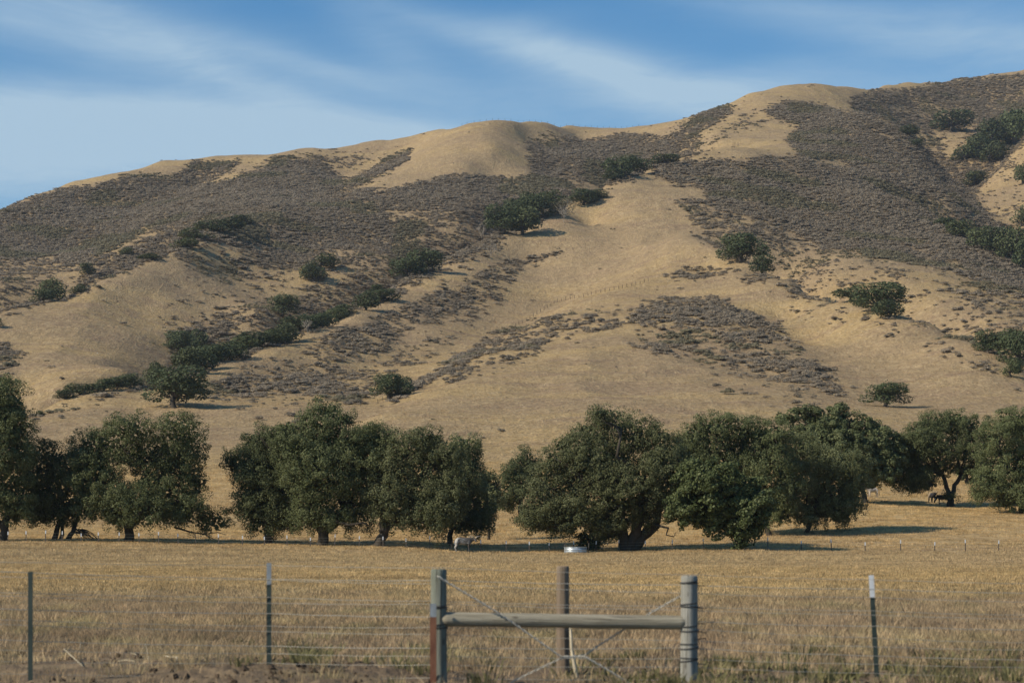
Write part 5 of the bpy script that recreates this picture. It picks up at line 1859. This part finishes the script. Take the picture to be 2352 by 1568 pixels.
# build the rail upright so that the grain runs along it, then lay it down
L_ = np.linalg.norm(b_ - a)
up = [(np.stack([0.004 * np.sin(t * 17), np.zeros(n), t * L_], 1), rad_)]
me = tube_mesh('rail', up, M_RAIL, 24)
rail = obj('rail', me, fence)
rail.location = tuple(a - np.array([0, 20, 0]))
rail.rotation_euler = Vector(b_ - a).to_track_quat('Z', 'Y').to_euler()

# twisted brace wires
def twisted(pts, r_=0.0062, name='brace_wire'):
    pts = np.array(pts)
    d = np.concatenate([[0], np.cumsum(np.linalg.norm(np.diff(pts, axis=0), axis=1))])
    n = int(d[-1] / .02)
    s = np.linspace(0, d[-1], n)
    c = np.stack([np.interp(s, d, pts[:, k]) for k in range(3)], 1)
    paths = []
    for ph in (0, math.pi):
        q = c.copy()
        q[:, 1] += .009 * np.cos(s * 45 + ph); q[:, 2] += .009 * np.sin(s * 45 + ph)
        paths.append((q - np.array([0, 20, 0]), np.full(n, r_ * .8)))
    return obj(name, tube_mesh(name, paths, M_WIRE, 5), fence)


yb = 19.46
twisted([fpos(1004, 1322, yb), fpos(1030, 1338, yb), fpos(1090, 1374, yb), fpos(1130, 1398, yb), fpos(1150, 1410, yb), fpos(1200, 1445, yb), fpos(1288, 1507, yb), fpos(1345, 1508, yb), fpos(1400, 1540, yb), fpos(1452, 1572, yb), fpos(1560, 1640, yb)])
yb = 19.72
twisted([fpos(1566, 1366, yb), fpos(1500, 1403, yb), fpos(1440, 1440, yb), fpos(1380, 1478, yb), fpos(1344, 1503, yb), fpos(1288, 1511, yb), fpos(1210, 1548, yb), fpos(1130, 1590, yb)], .006)

# line wires: heights read at six stations
ST = [-60, 0, 618, 1008, 1583, 2001, 2420]
YW = [19.58, 19.58, 20.14, 19.6, 19.6, 19.64, 19.6]
WR = [[1289, 1290, 1297, 1303, 1319, 1330, 1340], [1311, 1312, 1329, 1332, 1343, 1352, 1362], [1322, 1324, 1331, 1340, 1362, 1371, 1382], [1359, 1360, 1371, 1380, 1392, 1402, 1412], [1366, 1367, 1384, 1386, 1400, 1411, 1421],
      [1397, 1398, 1408, 1416, 1426, 1437, 1446], [1421, 1422, 1437, 1440, 1443, 1464, 1476], [1432, 1433, 1449, 1456, 1470, 1484, 1492], [1467, 1469, 1483, 1487, 1487, 1505, 1515], [1516, 1518, 1522, 1526, 1531, 1545, 1556], [1544, 1546, 1553, 1556, 1560, 1566, 1572], [1490, 1492, 1500, 1506, 1512, 1524, 1532]]
for wi, row in enumerate(WR):
    pts_ = []
    for k in range(len(ST) - 1):
        n_ = 14
        for j in range(n_):
            t_ = j / n_
            px = ST[k] + (ST[k + 1] - ST[k]) * t_
            py = row[k] + (row[k + 1] - row[k]) * t_ + 2.2 * math.sin(t_ * math.pi) + 0.5 * math.sin(px * .05 + wi * 2)
            yy = YW[k] + (YW[k + 1] - YW[k]) * t_
            pts_.append(fpos(px, py, yy))
    pts_.append(fpos(ST[-1], row[-1], YW[-1]))
    pts_ = np.array(pts_) - np.array([0, 20, 0])
    thick = .0032 if wi in (1, 5, 8) else .0023
    obj('wire', tube_mesh('wire', [(pts_, np.full(len(pts_), thick))], M_WIRE, 4), fence)

# rusty post wired in front of the left wooden post
X_ = (995.5 - CX) / F * 19.45
z0 = float(zat(X_, 19.45))
ht = H + (HOR - 1385) / F * 19.45 - z0
rp = steel_post('rusty_post', None, X_, 19.40, ht, .13, M_TIPG, M_RUST, .062, (0, 0), z0)
tag(rp, 'short rust-red steel post in front of the left wooden post of the brace', 'post')


# bleached sticks in the clods
def stick(a, b_, label, rad=.012, seed=0):
    r = np.random.default_rng(seed)
    A = np.array(hit(*a)); B_ = np.array(hit(*b_))
    A[2] += .03; B_[2] += .05
    p = bent(A, B_, r, 6, .05) - A
    o = obj('fallen_stick', tube_mesh('fallen_stick', [(p, np.linspace(rad * .6, rad * .3, 6))], M_STRAW, 6), loc=tuple(A))
    tag(o, label, 'stick')


stick((382, 1513), (418, 1533), 'bleached bent stick lying on the clods left of the second steel post', .014, 1)
stick((190, 1535), (196, 1485), 'short upright pale stalk near the first steel post', .010, 2)
stick((310, 1524), (250, 1500), 'long pale twig lying on the soil between the two left steel posts', .009, 3)
stick((300, 1505), (350, 1522), 'thin curved pale twig crossing the long one on the soil', .008, 4)
stick((2400 / 1.0 - 300, 1486), (2170, 1483), 'pale straw lying in the grass right of the white-topped steel post', .009, 5)


# ------------------------------------------------------------------ thin dry haze in the valley air
def haze_box(density):
    bm = bmesh.new()
    bmesh.ops.create_cube(bm, size=1.0)
    me = bpy.data.meshes.new('haze'); bm.to_mesh(me); bm.free()
    m = bpy.data.materials.new('haze'); m.use_nodes = True
    m.node_tree.nodes.clear()
    b = NB(m.node_tree)
    o_ = b.n('ShaderNodeOutputMaterial')
    v = b.n('ShaderNodeVolumePrincipled')
    v.inputs['Color'].default_value = (0.80, 0.88, 1.0, 1)
    v.inputs['Density'].default_value = density
    v.inputs['Anisotropy'].default_value = 0.2
    b.l(v.outputs[0], o_.inputs['Volume'])
    me.materials.append(m)
    o = obj('haze', me)
    o.location = (0, 0, 300)
    o.scale = (30000, 30000, 620)
    tag(o, label='thin pale haze in the air between the camera and the hills', kind='stuff')


haze_box(0.00005)
